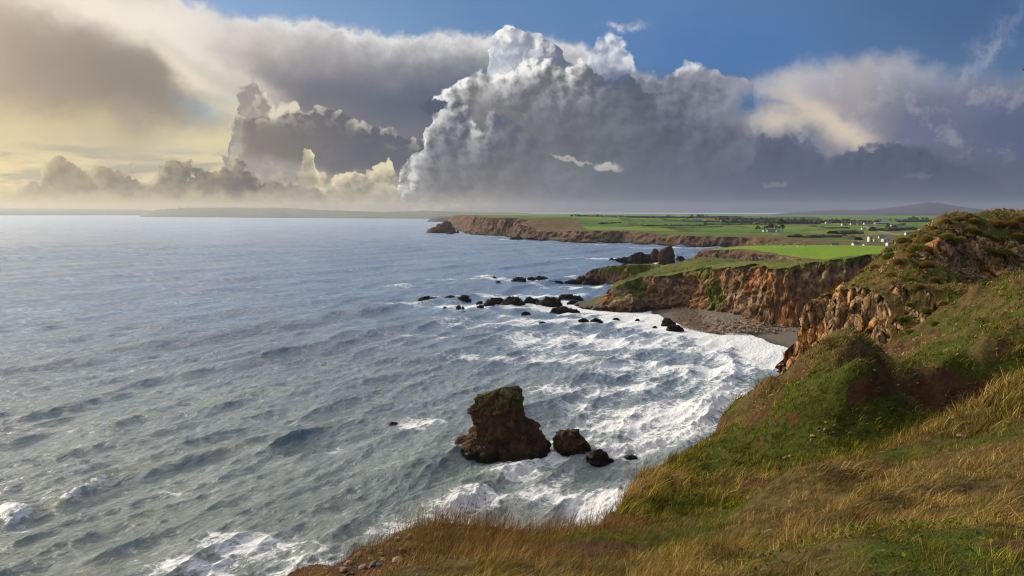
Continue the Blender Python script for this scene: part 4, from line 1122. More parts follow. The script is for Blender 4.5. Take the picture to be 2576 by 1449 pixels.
def near_material():
    m, b = material('hillside_turf_and_rock', 0.95, 0.08)
    p = pos()
    g1 = noise(p, 7.0, 6, 0.7); g2 = noise(p, 1.1, 6, 0.7); g3 = noise(VM('MULTIPLY', p, (1, 1, 3.0)), 26.0, 4, 0.7)
    green = mix(lstep(0.3, 0.7, g1), lin(36, 42, 14), lin(74, 80, 24))
    straw = mix(lstep(0.3, 0.7, g1), lin(48, 40, 24), lin(104, 88, 50))  # straw ground painted darker, standing for shade beneath the blades
    soil = mix(lstep(0.3, 0.7, g2), lin(48, 32, 22), lin(94, 66, 42))
    soil = mix(sstep(0.6, 0.72, g3), soil, lin(150, 118, 84))
    col = mix(sstep(0.3, 0.7, attr('straw') + (g2 - 0.5) * 0.8), green, straw)
    col = mix(sstep(0.42, 0.62, attr('dirt') + (g1 - 0.5) * 0.8), col, soil)
    # rock of the headland: steep slabs, ochre and grey with pale lichen
    w = noise(p, 0.3, 4, 0.6, out='Color')
    q = VM('ADD', p, VM('SCALE', w, scale=1.8))
    q = VM('MULTIPLY', q, (1, 1, 0.33))
    qx, qy, qz = xyz(q)
    bedr = noise(vec(qx * 0.5, qy * 0.5, qz * 3.5 + qx * 0.9), 0.9, 5, 0.65)
    r1 = noise(q, 0.9, 7, 0.68) * 0.65 + bedr * 0.35; r2 = noise(p, 4.5, 6, 0.7); rb = noise(p, 0.23, 4, 0.6)
    crk = voro(q, 1.1, 'DISTANCE_TO_EDGE'); crk2 = voro(q, 3.2, 'DISTANCE_TO_EDGE')
    rock = mix(lstep(0.36, 0.62, r1), lin(104, 82, 60), lin(172, 144, 106))
    rock = mix(sstep(0.48, 0.62, rb) * lstep(0.3, 0.6, r2), rock, lin(196, 136, 76))
    rock = mix(sstep(0.55, 0.72, r1 * 0.5 + r2 * 0.5), rock, lin(214, 196, 160))
    rock = mix(sstep(0.6, 0.7, noise(p, 2.0, 5, 0.7)) * sstep(0.5, 0.4, rb) * 0.7, rock, lin(168, 168, 96))
    rock = mix(sstep(0.06, 0.0, crk) * 0.6, rock, lin(58, 42, 30))
    rock = mix(sstep(0.05, 0.0, crk2) * 0.4, rock, lin(60, 42, 30))
    rk = sstep(0.4, 0.6, attr('rock') + (g2 - 0.5) * 0.5)
    col = mix(rk, col, rock)
    put(b.inputs['Base Color'], col)
    h = (g1 * 0.10 + g3 * 0.03) * (1.0 - rk) + rk * (M('MINIMUM', crk, 0.12) * 3.0 + r1 * 0.6 + r2 * 0.14)
    bump(b, h, 1.0, 1.0)
    return m

def build_near():
    rows = np.exp(np.concatenate([np.arange(math.log(2.0), math.log(60), 0.0085), np.arange(math.log(60), math.log(150), 0.0042), np.arange(math.log(150), math.log(230), 0.02)]))
    na = 1000
    X, Y = fan(-22, 42, na, rows)
    Z, rock, isB, sl, sdb = near_height(X, Y)
    P = np.stack([X, Y, Z], -1); n = normals_grid(P)
    straw, dirt, red = cover(X, Y, isB, n[..., 2])
    # second rock band high on the right, and outcrops on the seaward flank
    band = 1.3 * spot(X, Y, 2520, 660, 110, 9, 3.8) + 1.2 * spot(X, Y, 2450, 655, 110, 3.0, 3.4) + 0.8 * spot(X, Y, 2350, 655, 109, 3.0, 1.6)
    rock = np.maximum(rock, ss(0.35, 0.6, band) * isB)
    rock = np.maximum(rock, isB * ss(0.78, 0.60, n[..., 2]) * 0.9)
    k = rock[..., None]
    p = np.stack([X / 3.0, Y / 3.0, Z / 6.0], -1)
    J = np.stack([fbm3(p, 4, 0.5, seed=700, ridge=True) - 0.4, fbm3(p + 7, 4, 0.5, seed=707, ridge=True) - 0.4, fbm3(p + 3, 3, 0.5, seed=714) * 0.5], -1) * 1.7 * k
    J += blocks(X, Y, Z, rock, 1.7, 5.5, 1.7, 720, 0.35) + blocks(X, Y, Z, rock, 0.7, 1.9, 0.6, 727, 0.35)
    o = finish_land('hillside', X, Y, Z, na, len(rows), near_material(), {'straw': straw, 'dirt': dirt, 'rock': np.clip(rock, 0, 1)}, -1.5, 'grassy clifftop slope and rocky headland in the foreground', J)
    return o
build_near()

def ground(x, y):
    x = np.atleast_1d(np.asarray(x, float)); y = np.atleast_1d(np.asarray(y, float))
    return near_height(x, y)[0]

# ------------------------------------------------------------------ grass
def blade_material(name, trans=0.22):
    m = bpy.data.materials.new(name); m.use_nodes = True
    t = m.node_tree; t.nodes.clear(); E.tree = t; DIM[0] = '3D'
    out = N('ShaderNodeOutputMaterial')
    a = attr('tint', True)
    d = N('ShaderNodeBsdfDiffuse'); put(d.inputs[0], a)
    tr = N('ShaderNodeBsdfTranslucent'); put(tr.inputs[0], VM('MULTIPLY', a, (1.25, 1.15, 0.7)))
    ms = N('ShaderNodeMixShader'); ms.inputs[0].default_value = trans
    t.links.new(d.outputs[0], ms.inputs[1]); t.links.new(tr.outputs[0], ms.inputs[2]); t.links.new(ms.outputs[0], out.inputs[0])
    return m
BLADE = blade_material('grass_blades')

def blades(name, root, length, width, lean, tint, mat=BLADE, segs=3, curl=0.5):
    """root (n,3), length (n), width (n), lean (n,3) unit-ish growth direction, tint (n,3) -> one mesh"""
    n = len(root); rs = np.random.RandomState(len(root) % 1000)
    up = lean / np.linalg.norm(lean, axis=1)[:, None]
    ang = rs.uniform(0, 2 * np.pi, n)
    side = np.stack([np.cos(ang), np.sin(ang), np.zeros(n)], 1)
    side -= up * (side * up).sum(1)[:, None]; side /= np.linalg.norm(side, axis=1)[:, None]
    bend = np.stack([np.cos(ang + 1.3) * 0.5 + 0.55, np.sin(ang + 1.3) * 0.5, np.full(n, -0.35)], 1) * curl
    V = np.zeros((n, segs * 2 + 1, 3)); 
    for k in range(segs + 1):
        f = k / segs
        c = root + length[:, None] * (up * f + bend * f * f)
        w = width[:, None] * (1 - f) ** 0.7 * 0.5 * side
        if k < segs: V[:, 2 * k] = c - w; V[:, 2 * k + 1] = c + w
        else: V[:, 2 * segs] = c
    base = (np.arange(n) * (segs * 2 + 1))[:, None]
    T = []
    for k in range(segs - 1):
        T += [[2 * k, 2 * k + 1, 2 * k + 3], [2 * k, 2 * k + 3, 2 * k + 2]]
    k = segs - 1
    T += [[2 * k, 2 * k + 1, 2 * k + 2]]
    F = (base[:, None, :] + np.array(T)[None]).reshape(-1, 3)
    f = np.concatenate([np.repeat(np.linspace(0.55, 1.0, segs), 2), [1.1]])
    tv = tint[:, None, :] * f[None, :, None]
    return mesh_from(name, V.reshape(-1, 3), F, mat, {'tint': tv.reshape(-1, 3)}, smooth=True)

PAL = dict(green=np.array([lin(66, 78, 18), lin(108, 112, 30), lin(98, 92, 34), lin(160, 144, 54)]),
           straw=np.array([lin(176, 148, 84), lin(146, 116, 62), lin(198, 174, 116), lin(124, 104, 50)]),
           red=np.array([lin(124, 90, 56), lin(96, 70, 46), lin(156, 122, 80), lin(118, 100, 64)]))
def field_points(n, a0, a1, r0, r1, seed, power=0.0):
    rs = np.random.RandomState(seed)
    a = np.radians(rs.uniform(a0, a1, n)); r = np.exp(rs.uniform(math.log(r0), math.log(r1), n))
    return r * np.sin(a), r * np.cos(a), rs

def grow(name, n, a0, a1, r0, r1, seed, lmin, lmax, wmin, pxw, label, thin=1.0):
    X, Y, rs = field_points(n, a0, a1, r0, r1, seed)
    Z, rock, isB, sl, sdb = near_height(X, Y)
    e = 0.05
    nx = -(near_height(X + e, Y)[0] - Z) / e; ny = -(near_height(X, Y + e)[0] - Z) / e
    nz = 1 / np.sqrt(1 + nx * nx + ny * ny)
    straw, dirt, red = cover(X, Y, isB, nz)
    r = np.hypot(X, Y)
    # clumps: tussocks grow denser and longer
    cl = 0.42 + 1.5 * fbm2(X / 0.30, Y / 0.30, 2, seed=751) + 0.7 * fbm2(X / 1.3, Y / 1.3, 2, seed=753)
    far = ss(12, 40, r)
    clf = 0.45 + 1.5 * fbm2(X / 1.5, Y / 1.5, 2, seed=757)
    cl = np.clip(cl * (1 - far) + clf * far, 0.05, 1.3)
    keep = (rs.rand(n) > dirt * 0.93) & (rs.rand(n) > rock * 1.1) & (sl < 12) & (rs.rand(n) < 0.12 + cl * 1.25)
    dens = rs.rand(n) < thin
    keep &= dens
    X, Y, Z, nx, ny, nz, straw, red, r, cl, far = [q[keep] for q in (X, Y, Z, nx, ny, nz, straw, red, r, cl, far)]
    n = len(X)
    nrm_ = np.stack([nx, ny, np.ones(n)], 1); nrm_ /= np.linalg.norm(nrm_, axis=1)[:, None]
    flow = 6.28 * pn2(X / 1.1, Y / 1.1, 761) + 0.6
    wind = np.stack([np.cos(flow) * 0.5 + 0.45, np.sin(flow) * 0.5 + 0.15, np.zeros(n)], 1)
    lean = nrm_ * 0.45 + np.array([0, 0, 0.7]) + wind * (0.22 + 0.35 * straw[:, None]) + rs.normal(size=(n, 3)) * 0.48
    L = (1 + 0.6 * ss(60, 90, r)) * (lmin + (lmax - lmin) * rs.rand(n) ** 1.8) * (0.55 + 0.75 * cl) * (0.66 + 0.50 * straw)
    W = np.maximum(wmin, r / 796.0 * pxw) * rs.uniform(0.7, 1.2, n)
    pick = rs.rand(n)
    idx = rs.randint(0, 4, n)
    tint = np.where((pick < straw)[:, None], np.where((rs.rand(n) < red * 0.55)[:, None], PAL['red'][idx], PAL['straw'][idx]), PAL['green'][idx])
    tint = tint * (rs.uniform(0.6, 1.15, n) * np.clip(0.85 + 1.1 * fbm2(X / 0.45, Y / 0.45, 3, seed=771) * (1 - far) + 1.2 * far * fbm2(X / 1.4, Y / 1.4, 3, seed=775), 0.35, 1.5))[:, None]
    root = np.stack([X, Y, Z - 0.03], 1)
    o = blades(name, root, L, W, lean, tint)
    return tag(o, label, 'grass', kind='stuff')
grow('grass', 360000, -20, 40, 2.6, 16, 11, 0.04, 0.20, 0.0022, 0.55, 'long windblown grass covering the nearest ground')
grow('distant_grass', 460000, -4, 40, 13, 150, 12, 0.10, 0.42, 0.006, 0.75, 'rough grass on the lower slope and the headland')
# ------------------------------------------------------------------ sea stacks and rocks
def rock_profile(name, label, levels, Yd, mat, seed=1, depth=0.8, amp=0.10, cat='rock', group=None, nseg=72, nlev=46, moss=None, wetz=None, lean=0.0, sink=1.2, skew=0.0):
    """levels: [(py, left px, right px)] from the top down, outline of the rock as it stands at distance Yd"""
    lv = [(at(0, py, Yd)[2], (xl - 1288) / FOC * Yd * 1.0, (xr - 1288) / FOC * Yd * 1.0) for py, xl, xr in levels]
    c0 = pix_dir(1288, levels[-1][0]); k = 1.0 / (c0[1])
    zs = [l[0] for l in lv]
    f = [math.hypot(1, (EYE - z) / Yd) for z in zs]
    # exact horizontal place for each level
    lv = [(at(xl, py, Yd)[2], at(xl, py, Yd)[0], at(xr, py, Yd)[0]) for py, xl, xr in levels]
    zt = lv[0][0]; zb = min(lv[-1][0], 0.0) - sink
    zz = np.linspace(0, 1, nlev) ** 0.9
    Zl = zt + (zb - zt) * zz
    Zc = np.array([l[0] for l in lv][::-1])
    xl = np.interp(Zl, Zc, [l[1] for l in lv][::-1]); xr = np.interp(Zl, Zc, [l[2] for l in lv][::-1])
    th = np.linspace(0, 2 * np.pi, nseg, endpoint=False)
    W = max(l[2] - l[1] for l in lv)
    rs = np.random.RandomState(seed)
    P = np.zeros((nlev + 1, nseg, 3))
    e = 0.8
    for i in range(nlev):
        cx = (xl[i] + xr[i]) / 2; hw = (xr[i] - xl[i]) / 2
        hd = hw * depth * (0.9 + 0.35 * (1 - (Zl[i] - zb) / (zt - zb)))
        cs, sn = np.cos(th), np.sin(th)
        P[i + 1, :, 0] = cx + hw * np.sign(cs) * np.abs(cs) ** e
        P[i + 1, :, 1] = Yd + lean * (Zl[i] - zb) + hd * np.sign(sn) * np.abs(sn) ** e + skew * (P[i + 1, :, 0] - cx)
        P[i + 1, :, 2] = Zl[i]
    P[0] = P[1].mean(0); P[0, :, 2] = zt + 0.02 * W
    s = W * 0.30
    p = P / np.array([s, s, s * 1.5]) + seed * 3.1
    n = P - np.array([0, 0, 0]); ctr = P.mean(1, keepdims=True); n = P - ctr; n[..., 2] *= 0.3; n /= np.linalg.norm(n, axis=-1)[..., None] + 1e-6
    d = (fbm3(p, 5, 0.62, seed=seed, ridge=True) - 0.60) * amp * 1.5 * W + (fbm3(p * 2.9 + 1, 4, 0.65, seed=seed + 5, ridge=True) - 0.4) * amp * 0.75 * W
    P = P + n * d[..., None]
    P[..., 2] += fbm3(p * 2.2 + 4, 4, 0.65, seed=seed + 9) * amp * 1.0 * W * (P[..., 2] > 0)
    P[0] = P[0].mean(0)
    V = P.reshape(-1, 3); nl = nlev + 1
    j = np.arange(nseg); F = []
    for i in range(nl - 1):
        a = i * nseg + j; b_ = i * nseg + (j + 1) % nseg
        F.append(np.stack([a, a + nseg, b_ + nseg, b_], 1))
    F = np.concatenate(F)
    zrel = V[:, 2]
    up = (V[:, 2] - zb) / (zt - zb)
    veg = np.zeros(len(V)) if moss is None else np.clip(ss(moss, moss + 0.16, up) * (0.75 + 0.8 * fbm3(V / (W * 0.12), 3, seed=seed + 20)), 0, 1)
    wl = (0.9 if wetz is None else wetz)
    wet = ss(wl * 1.5, wl * 0.5, zrel + 0.25 * wl * fbm3(V / (W * .15), 2, seed=3))
    base = Vector((float(V[:, 0].mean()), float(Yd), 0.0))
    V = V - np.array(base)
    o = mesh_from(name, V, F, mat, {'veg': veg, 'wet': np.clip(wet, 0, 1), 'light': np.zeros(len(V))}, smooth=True)
    o.location = base
    return tag(o, label, cat, group)

def zq(z, k, ox, oy): return ox + z[0] * k, oy + z[1] * k
def lev(rows, k, ox, oy): return [(oy + y * k, ox + a * k, ox + b_ * k) for y, a, b_ in rows]
kz, ox, oy = 0.367, 1009, 917
rock_profile('sea_stack', 'tall brown sea stack with a mossy flat top, biggest rock in the near water', lev([(186, 590, 800), (205, 548, 812), (260, 522, 832), (312, 492, 836), (345, 508, 848), (400, 520, 888), (450, 506, 915), (500, 470, 938), (540, 400, 985), (585, 392, 1000), (630, 440, 1012)], kz, ox, oy), 149, STACK, 3, 0.72, 0.085, 'sea stack', moss=0.74, wetz=1.0, nseg=110, nlev=80)
rock_profile('sea_rock', 'pyramid-shaped brown rock just right of the tall mossy stack', lev([(452, 1125, 1200), (482, 1075, 1222), (520, 1054, 1252), (562, 1054, 1280), (600, 1066, 1296), (625, 1080, 1298)], kz, ox, oy), 148, STACK, 11, 0.8, 0.11, wetz=0.8, nseg=80)
rock_profile('sea_rock', 'squat dark boulder right of the pyramid-shaped rock', lev([(588, 1335, 1365), (604, 1308, 1402), (632, 1282, 1412), (660, 1262, 1416), (676, 1265, 1420)], kz, ox, oy), 142.5, REEF, 12, 0.7, 0.10)
rock_profile('sea_rock', 'small wet knob touching the squat dark boulder', lev([(642, 1418, 1440), (652, 1412, 1456), (660, 1410, 1460)], kz, ox, oy), 142.5, REEF, 13, 0.8, 0.10, nseg=40, nlev=20, sink=0.5)
rock_profile('sea_rock', 'low black rock alone in the white surf right of the boulders', lev([(620, 1560, 1590), (630, 1535, 1606), (645, 1520, 1616)], kz, ox, oy), 144.5, REEF, 14, 0.7, 0.14, nseg=50, nlev=20, sink=0.5)
rock_profile('sea_rock', 'tiny black rock tip between the boulders and the surf rock', lev([(618, 1466, 1480), (626, 1456, 1490)], kz, ox, oy), 146.5, REEF, 15, 0.7, 0.14, nseg=30, nlev=12, sink=0.5)
rock_profile('sea_rock', 'pair of small pointed rock tips awash in open water left of the stack', [(1203, 770, 775), (1207, 763, 780), (1210, 760, 786)], 137, REEF, 16, 0.5, 0.14, nseg=30, nlev=12, sink=0.4)
rock_profile('sea_rock', 'thin dark rock breaking the water up-left of the stack', [(1063, 984, 998), (1066, 978, 1006), (1069, 974, 1012)], 167, REEF, 17, 0.4, 0.14, nseg=30, nlev=12, sink=0.4)
# far stack off the long headland
rock_profile('sea_stack', 'pointed wedge-shaped stack off the tip of the long far headland', [(557, 1124, 1131), (561, 1114, 1133), (567, 1100, 1135), (574, 1086, 1137), (580, 1076, 1139), (584, 1074, 1140)], 1700, FARCLIFF, 21, 0.5, 0.07, 'sea stack', wetz=3)
rock_profile('sea_rock', 'small spire touching the wedge-shaped far stack', [(571, 1139, 1142), (577, 1137, 1145), (584, 1134, 1147)], 1690, FARCLIFF, 22, 0.6, 0.09, wetz=3, nseg=40, nlev=24)
rock_profile('sea_rock', 'tiny rock between the far stack and the headland', [(579, 1150, 1153), (585, 1148, 1155)], 1680, FARCLIFF, 23, 0.6, 0.09, wetz=3, nseg=30, nlev=16)
rock_profile('sea_rock', 'flat rock in the water below the wedge-shaped far stack', [(585, 1128, 1136), (588, 1124, 1140)], 1600, FARCLIFF, 24, 0.6, 0.09, wetz=3, nseg=30, nlev=16)
# the block with its jagged tail, 700 m off
kz, ox, oy = 0.2493, 1422, 514
L7 = lambda rows: lev(rows, kz, ox, oy)
rock_profile('sea_stack', 'tall blunt rock block rising right of a jagged tail of rocks', L7([(424, 1045, 1068), (436, 1008, 1076), (465, 965, 1086), (510, 940, 1096), (560, 936, 1102), (592, 930, 1106)]), 696, STACK, 31, 0.6, 0.07, 'sea stack', wetz=2.5)
rock_profile('sea_rock', 'pointed rock leaning on the tall blunt block', L7([(450, 896, 916), (474, 880, 938), (510, 862, 962), (560, 850, 985), (585, 850, 990)]), 700, STACK, 32, 0.6, 0.08, wetz=2.5)
rock_profile('sea_rock', 'long dark ridge of rock left of the blunt block', L7([(500, 715, 800), (508, 700, 860), (530, 672, 890), (558, 640, 900), (578, 640, 900)]), 703, REEF, 33, 0.3, 0.10, wetz=2.5)
rock_profile('sea_rock', 'low jagged tail end of the ridge running out to the left', L7([(536, 640, 672), (548, 560, 690), (562, 500, 700), (568, 500, 700)]), 708, REEF, 34, 0.3, 0.12, wetz=2.5)
rock_profile('sea_rock', 'flat outermost rock at the left tip of the jagged tail', L7([(546, 452, 480), (556, 440, 500)]), 712, REEF, 35, 0.4, 0.12, wetz=2.5, nseg=40, nlev=20)
rock_profile('sea_rock', 'rounded rock standing in front of the blunt block', L7([(535, 978, 1005), (555, 958, 1035), (592, 944, 1062)]), 672, STACK, 36, 0.6, 0.09, wetz=2.5)
kz, ox, oy = 0.3205, 1009, 459
def small_rocks(rows, label_fn, group, Y0=None, seed=100, mat=REEF):
    rows = sorted(rows)
    for i, (zx, zy, w, h) in enumerate(rows):
        px, py = ox + zx * kz, oy + zy * kz; hw = w * kz / 2; hh = h * kz
        Yd = sea_pt(px, py + hh * 0.10)[1]
        rs = np.random.RandomState(seed + i)
        q = rs.uniform(-0.35, 0.35)
        rock_profile('reef_rock', label_fn(i, len(rows), w, h), [(py - hh, px + q * hw - 0.40 * hw, px + q * hw + 0.36 * hw), (py - hh * 0.66, px + q * hw * .6 - 0.74 * hw, px + q * hw * .6 + 0.72 * hw), (py - hh * 0.35, px - 1.0 * hw, px + 1.0 * hw), (py, px - 1.12 * hw, px + 1.12 * hw)],
                     Yd, mat, seed + i, 0.55 if w / h < 3 else 0.3, 0.13, 'rock', group, nseg=60, nlev=30, wetz=1.6, sink=0.8)
ORD = ['first', 'second', 'third', 'fourth', 'fifth', 'sixth', 'seventh', 'eighth', 'ninth', 'tenth', 'eleventh', 'twelfth', 'thirteenth', 'fourteenth', 'fifteenth', 'sixteenth', 'seventeenth', 'eighteenth', 'nineteenth', 'twentieth', 'twenty-first', 'twenty-second', 'twenty-third', 'twenty-fourth', 'twenty-fifth']
def shape_word(w, h): return 'long flat' if w / h > 4.2 else ('small upright' if w / h < 1.8 else ('broad' if w > 90 else 'small'))
small_rocks([(185, 922, 82, 28), (268, 927, 76, 24), (395, 922, 100, 30), (490, 923, 92, 36), (615, 952, 44, 20), (690, 962, 72, 36), (745, 948, 150, 36), (880, 960, 152, 52), (1030, 950, 135, 40), (1160, 963, 160, 56), (1330, 918, 160, 36), (1350, 955, 84, 28)],
            lambda i, n, w, h: f'{shape_word(w, h)} black rock, {ORD[i]} from the left in the row before the cliff nose', 'black rocks in a row before the bay cliff nose', seed=200)
small_rocks([(52, 942, 36, 8), (345, 983, 24, 9), (450, 980, 32, 16), (486, 984, 18, 10), (500, 1020, 36, 8), (622, 976, 44, 14), (980, 1034, 62, 20), (1110, 1102, 44, 9)],
            lambda i, n, w, h: f'tiny black rock awash, {ORD[i]} from the left in front of the dark row', 'tiny rocks awash in front of the row', seed=240)
small_rocks([(1278, 1020, 185, 36), (1432, 1092, 72, 24), (1528, 1098, 86, 28), (1685, 1084, 50, 20), (1855, 1088, 32, 18), (1992, 1137, 30, 10), (2100, 1120, 92, 52), (2150, 1162, 112, 44)],
            lambda i, n, w, h: f'{shape_word(w, h)} dark rock, {ORD[i]} from the left in the surf under the cliff', 'dark rocks in the surf under the bay cliff', seed=260)
small_rocks([(735, 756, 28, 18), (762, 780, 30, 7), (930, 766, 104, 20), (1022, 757, 56, 14), (1100, 752, 84, 14), (1086, 788, 62, 20), (1160, 787, 74, 18), (1240, 786, 60, 14), (1262, 767, 82, 12), (1340, 785, 92, 20), (1422, 780, 92, 40), (1490, 790, 110, 34)],
            lambda i, n, w, h: f'{shape_word(w, h)} black rock, {ORD[i]} from the left in the farther reef row', 'black rocks of the farther reef', seed=280)
small_rocks([(1762, 650, 52, 12), (1835, 648, 38, 26), (1876, 646, 30, 24), (1930, 656, 112, 18), (2050, 655, 92, 20), (2125, 662, 100, 24), (2192, 618, 66, 40), (2262, 655, 150, 40), (2345, 650, 100, 52), (2385, 662, 60, 24)],
            lambda i, n, w, h: f'{shape_word(w, h)} dark rock, {ORD[i]} from the left between the blunt block and the headland', 'rocks between the blunt block and the cattle headland', seed=300)
small_rocks([(905, 446, 90, 16), (1015, 450, 84, 16), (1120, 455, 60, 12), (990, 443, 50, 12)],
            lambda i, n, w, h: f'low dark rock, {ORD[i]} from the left at the foot of the far cliff', 'rocks at the foot of the far cliff', seed=320)

# ------------------------------------------------------------------ boulders and shingle of the beach
def pebble_mesh(seed, sub=2, amp=0.22, flatz=0.7):
    bm = bmesh.new(); bmesh.ops.create_icosphere(bm, subdivisions=sub, radius=1.0)
    V = np.array([v.co[:] for v in bm.verts])
    r = 1 + amp * 1.6 * fbm3(V * 0.9 + seed * 7.7, 3, 0.6, seed=seed)
    V2 = V * r[:, None]; V2 = np.sign(V2) * np.abs(V2) ** 0.9; V2[:, 2] *= flatz
    for v, c in zip(bm.verts, V2): v.co = c
    F = np.array([[v.index for v in f.verts] for f in bm.faces]); bm.free()
    return V2, F
PEB = [pebble_mesh(s_, 2 if s_ < 6 else 1) for s_ in range(12)]
def stone_material():
    m, b = material('boulder_stone', 0.9, 0.2)
    p = pos(); oi = N('ShaderNodeObjectInfo'); rnd = E(oi.outputs['Random'])
    n = noise(p, 2.5, 6, 0.7)
    v = attr('shade_of_stone') + rnd * 0.0
    c = mix(lstep(0.3, 0.7, n), lin(74, 66, 60), lin(132, 122, 110))
    c = mix(lstep(0.45, 0.8, v), c, lin(140, 110, 80))
    c = mix(lstep(0.35, 0.05, v) * 0.8, c, lin(66, 58, 54))
    put(b.inputs['Base Color'], c); bump(b, n, 0.7, 0.1)
    return m
STONE = stone_material()
def scatter_stones(name, pts, sizes, seed, mat=STONE, low=True, label=None):
    rs = np.random.RandomState(seed); Vs, Fs, As = [], [], []; off = 0
    for (x, y, z), s in zip(pts, sizes):
        V, F = PEB[6 + rs.randint(6)] if low else PEB[rs.randint(6)]
        a = rs.uniform(0, 6.28); c, s_ = math.cos(a), math.sin(a)
        q = V * np.array([1, rs.uniform(.6, 1), rs.uniform(.6, 1)]) * s
        q = np.stack([q[:, 0] * c - q[:, 1] * s_, q[:, 0] * s_ + q[:, 1] * c, q[:, 2]], 1) + (x, y, z)
        Vs.append(q); Fs.append(F + off); off += len(V); As.append(np.full(len(V), rs.rand()))
    o = mesh_from(name, np.concatenate(Vs), np.concatenate(Fs), mat, {'shade_of_stone': np.concatenate(As)}, smooth=False)
    return tag(o, label, 'stones', kind='stuff')
def one_stone(name, x, y, z, s, seed, label, group, mat=STONE):
    rs = np.random.RandomState(seed)
    V, F = PEB[seed % 6]
    q = V * np.array([1, rs.uniform(.6, 1), rs.uniform(.55, 1)]) * s
    o = mesh_from(name, q, F, mat, {'shade_of_stone': np.full(len(V), rs.rand())}, smooth=False)
    o.location = (x, y, z); o.rotation_euler = (rs.uniform(-.3, .3), rs.uniform(-.3, .3), rs.uniform(0, 6.28))
    return tag(o, label, 'rock', group)
rs = np.random.RandomState(77)
tri = [(1690, 800), (1722, 822), (1800, 833), (1880, 834), (1960, 838), (2020, 845), (2020, 828), (1930, 814), (1862, 806), (1796, 782), (1729, 774), (1690, 778)]
def in_poly(px, py): return poly_sd(np.array([float(px)]), np.array([float(py)]), tri)[0] > 0
pts, sz = [], []; big = []
while len(pts) < 3600:
    px = rs.uniform(1670, 2030); py = rs.uniform(770, 848)
    if not in_poly(px, py): continue
    x, y = sea_pt(px, py, 1.2)
    dtop = (py - np.interp(px, [1690, 1729, 1796, 1862, 1930, 2020], [776, 773, 780, 806, 814, 828]))
    k = 0.22 + 0.65 * rs.rand() ** 3 * ss(1700, 1800, px) * (1 if px < 1950 else 0.45)
    if px > 1900 and rs.rand() < 0.4 + 0.5 * ss(1900, 2000, px): continue
    z = 0.6 + 1.6 * max(0, 1 - dtop / 40)
    if k > 0.68 and len(big) < 70: big.append((x, y, z, k * 1.25)); continue
    pts.append((x, y, z)); sz.append(k)
scatter_stones('shingle', pts, sz, 78, label='grey shingle and cobbles heaped at the foot of the bay cliff')
for i, (x, y, z, k) in enumerate(big):
    one_stone('boulder', x, y, z, k, i, 'large rounded boulder in the heap below the bay cliff', 'boulders below the bay cliff')
one_stone('boulder', *sea_pt(ox + 2240 * kz, oy + 1112 * kz, 0.8), 0.8, 1.1, 4, 'pale standing boulder at the water edge of the boulder heap', 'boulders below the bay cliff')

# ------------------------------------------------------------------ stones on the near slope
def slope_z(px, py, Yd):
    x = at(px, py, Yd)[0]; return x, Yd, float(ground(x, Yd)[0])
def slope_hit(px, py, y0=3.0, y1=150.0):
    v = pix_dir(px, py); ys = np.exp(np.linspace(math.log(y0), math.log(y1), 900))
    t = ys / v[1]; xs = v[0] * t; zs = EYE + v[2] * t
    g = ground(xs, ys); m = np.nonzero(g >= zs)[0]
    if len(m) == 0: return None
    i = m[0]; return float(xs[i]), float(ys[i]), float(g[i])
STONES = [(2075, 1083, 9), (2089, 1092, 7), (2060, 1094, 8), (2098, 1090, 8), (2045, 1105, 14), (2058, 1078, 6), (2078, 1068, 5), (1975, 1155, 15), (1988, 1150, 8), (2040, 1114, 9), (2418, 1100, 24), (2372, 1025, 8), (2380, 1040, 10), (2400, 1052, 9), (2165, 912, 6), (2180, 914, 7), (2192, 908, 6), (2150, 920, 5), (2200, 935, 9), (2120, 930, 5), (2240, 890, 6), (2140, 908, 5),
          (930, 1388, 12), (958, 1400, 10), (902, 1402, 9), (985, 1376, 16), (1000, 1362, 14), (880, 1420, 9), (940, 1425, 12), (1012, 1385, 9), (865, 1440, 12), (1030, 1356, 9), (912, 1432, 8), (970, 1352, 10)]
sg = np.random.RandomState(9)
for i, (px, py, w) in enumerate(STONES):
    h = slope_hit(px, py)
    if h is None: continue
    s = max(0.04, w / 2 / FOC * h[1])
    where = 'on the bare earth at the clifftop edge' if px < 1100 else ('on the eroded patch of the seaward slope' if px < 2110 else ('in the dark hollow of the slope' if py > 1000 and px > 2300 else 'on the pebbly path under the rock face'))
    lab = 'grey slab half buried in grass above the foreground ridge' if w == 24 else 'small pale stone lying ' + where
    one_stone('stone', h[0], h[1], h[2] + s * 0.25, s, i, lab, 'stones ' + where)

pr = np.random.RandomState(15); pp, ps = [], []
for px, py, Yd, rad, n in [(930, 1420, 7.0, .8, 420), (1960, 1130, 24, 1.4, 300), (2160, 920, 62, 4, 420), (2030, 1400, 5.9, .45, 260), (1880, 1210, 16, 1.0, 160), (2300, 1010, 30, 2.2, 160), (2400, 650, 108, 6, 160)]:
    c = at(px, py, Yd); x = c[0] + pr.normal(size=n) * rad; y = c[1] + pr.normal(size=n) * rad * 0.9
    z = ground(x, y); s_ = np.exp(pr.normal(size=n) * 0.55) * 0.011 * max(1.0, Yd / 9.0)
    pp += list(zip(x, y, z)); ps += list(s_)
scatter_stones('pebbles', pp, ps, 16, label='small stones strewn over the bare earth of the slope')
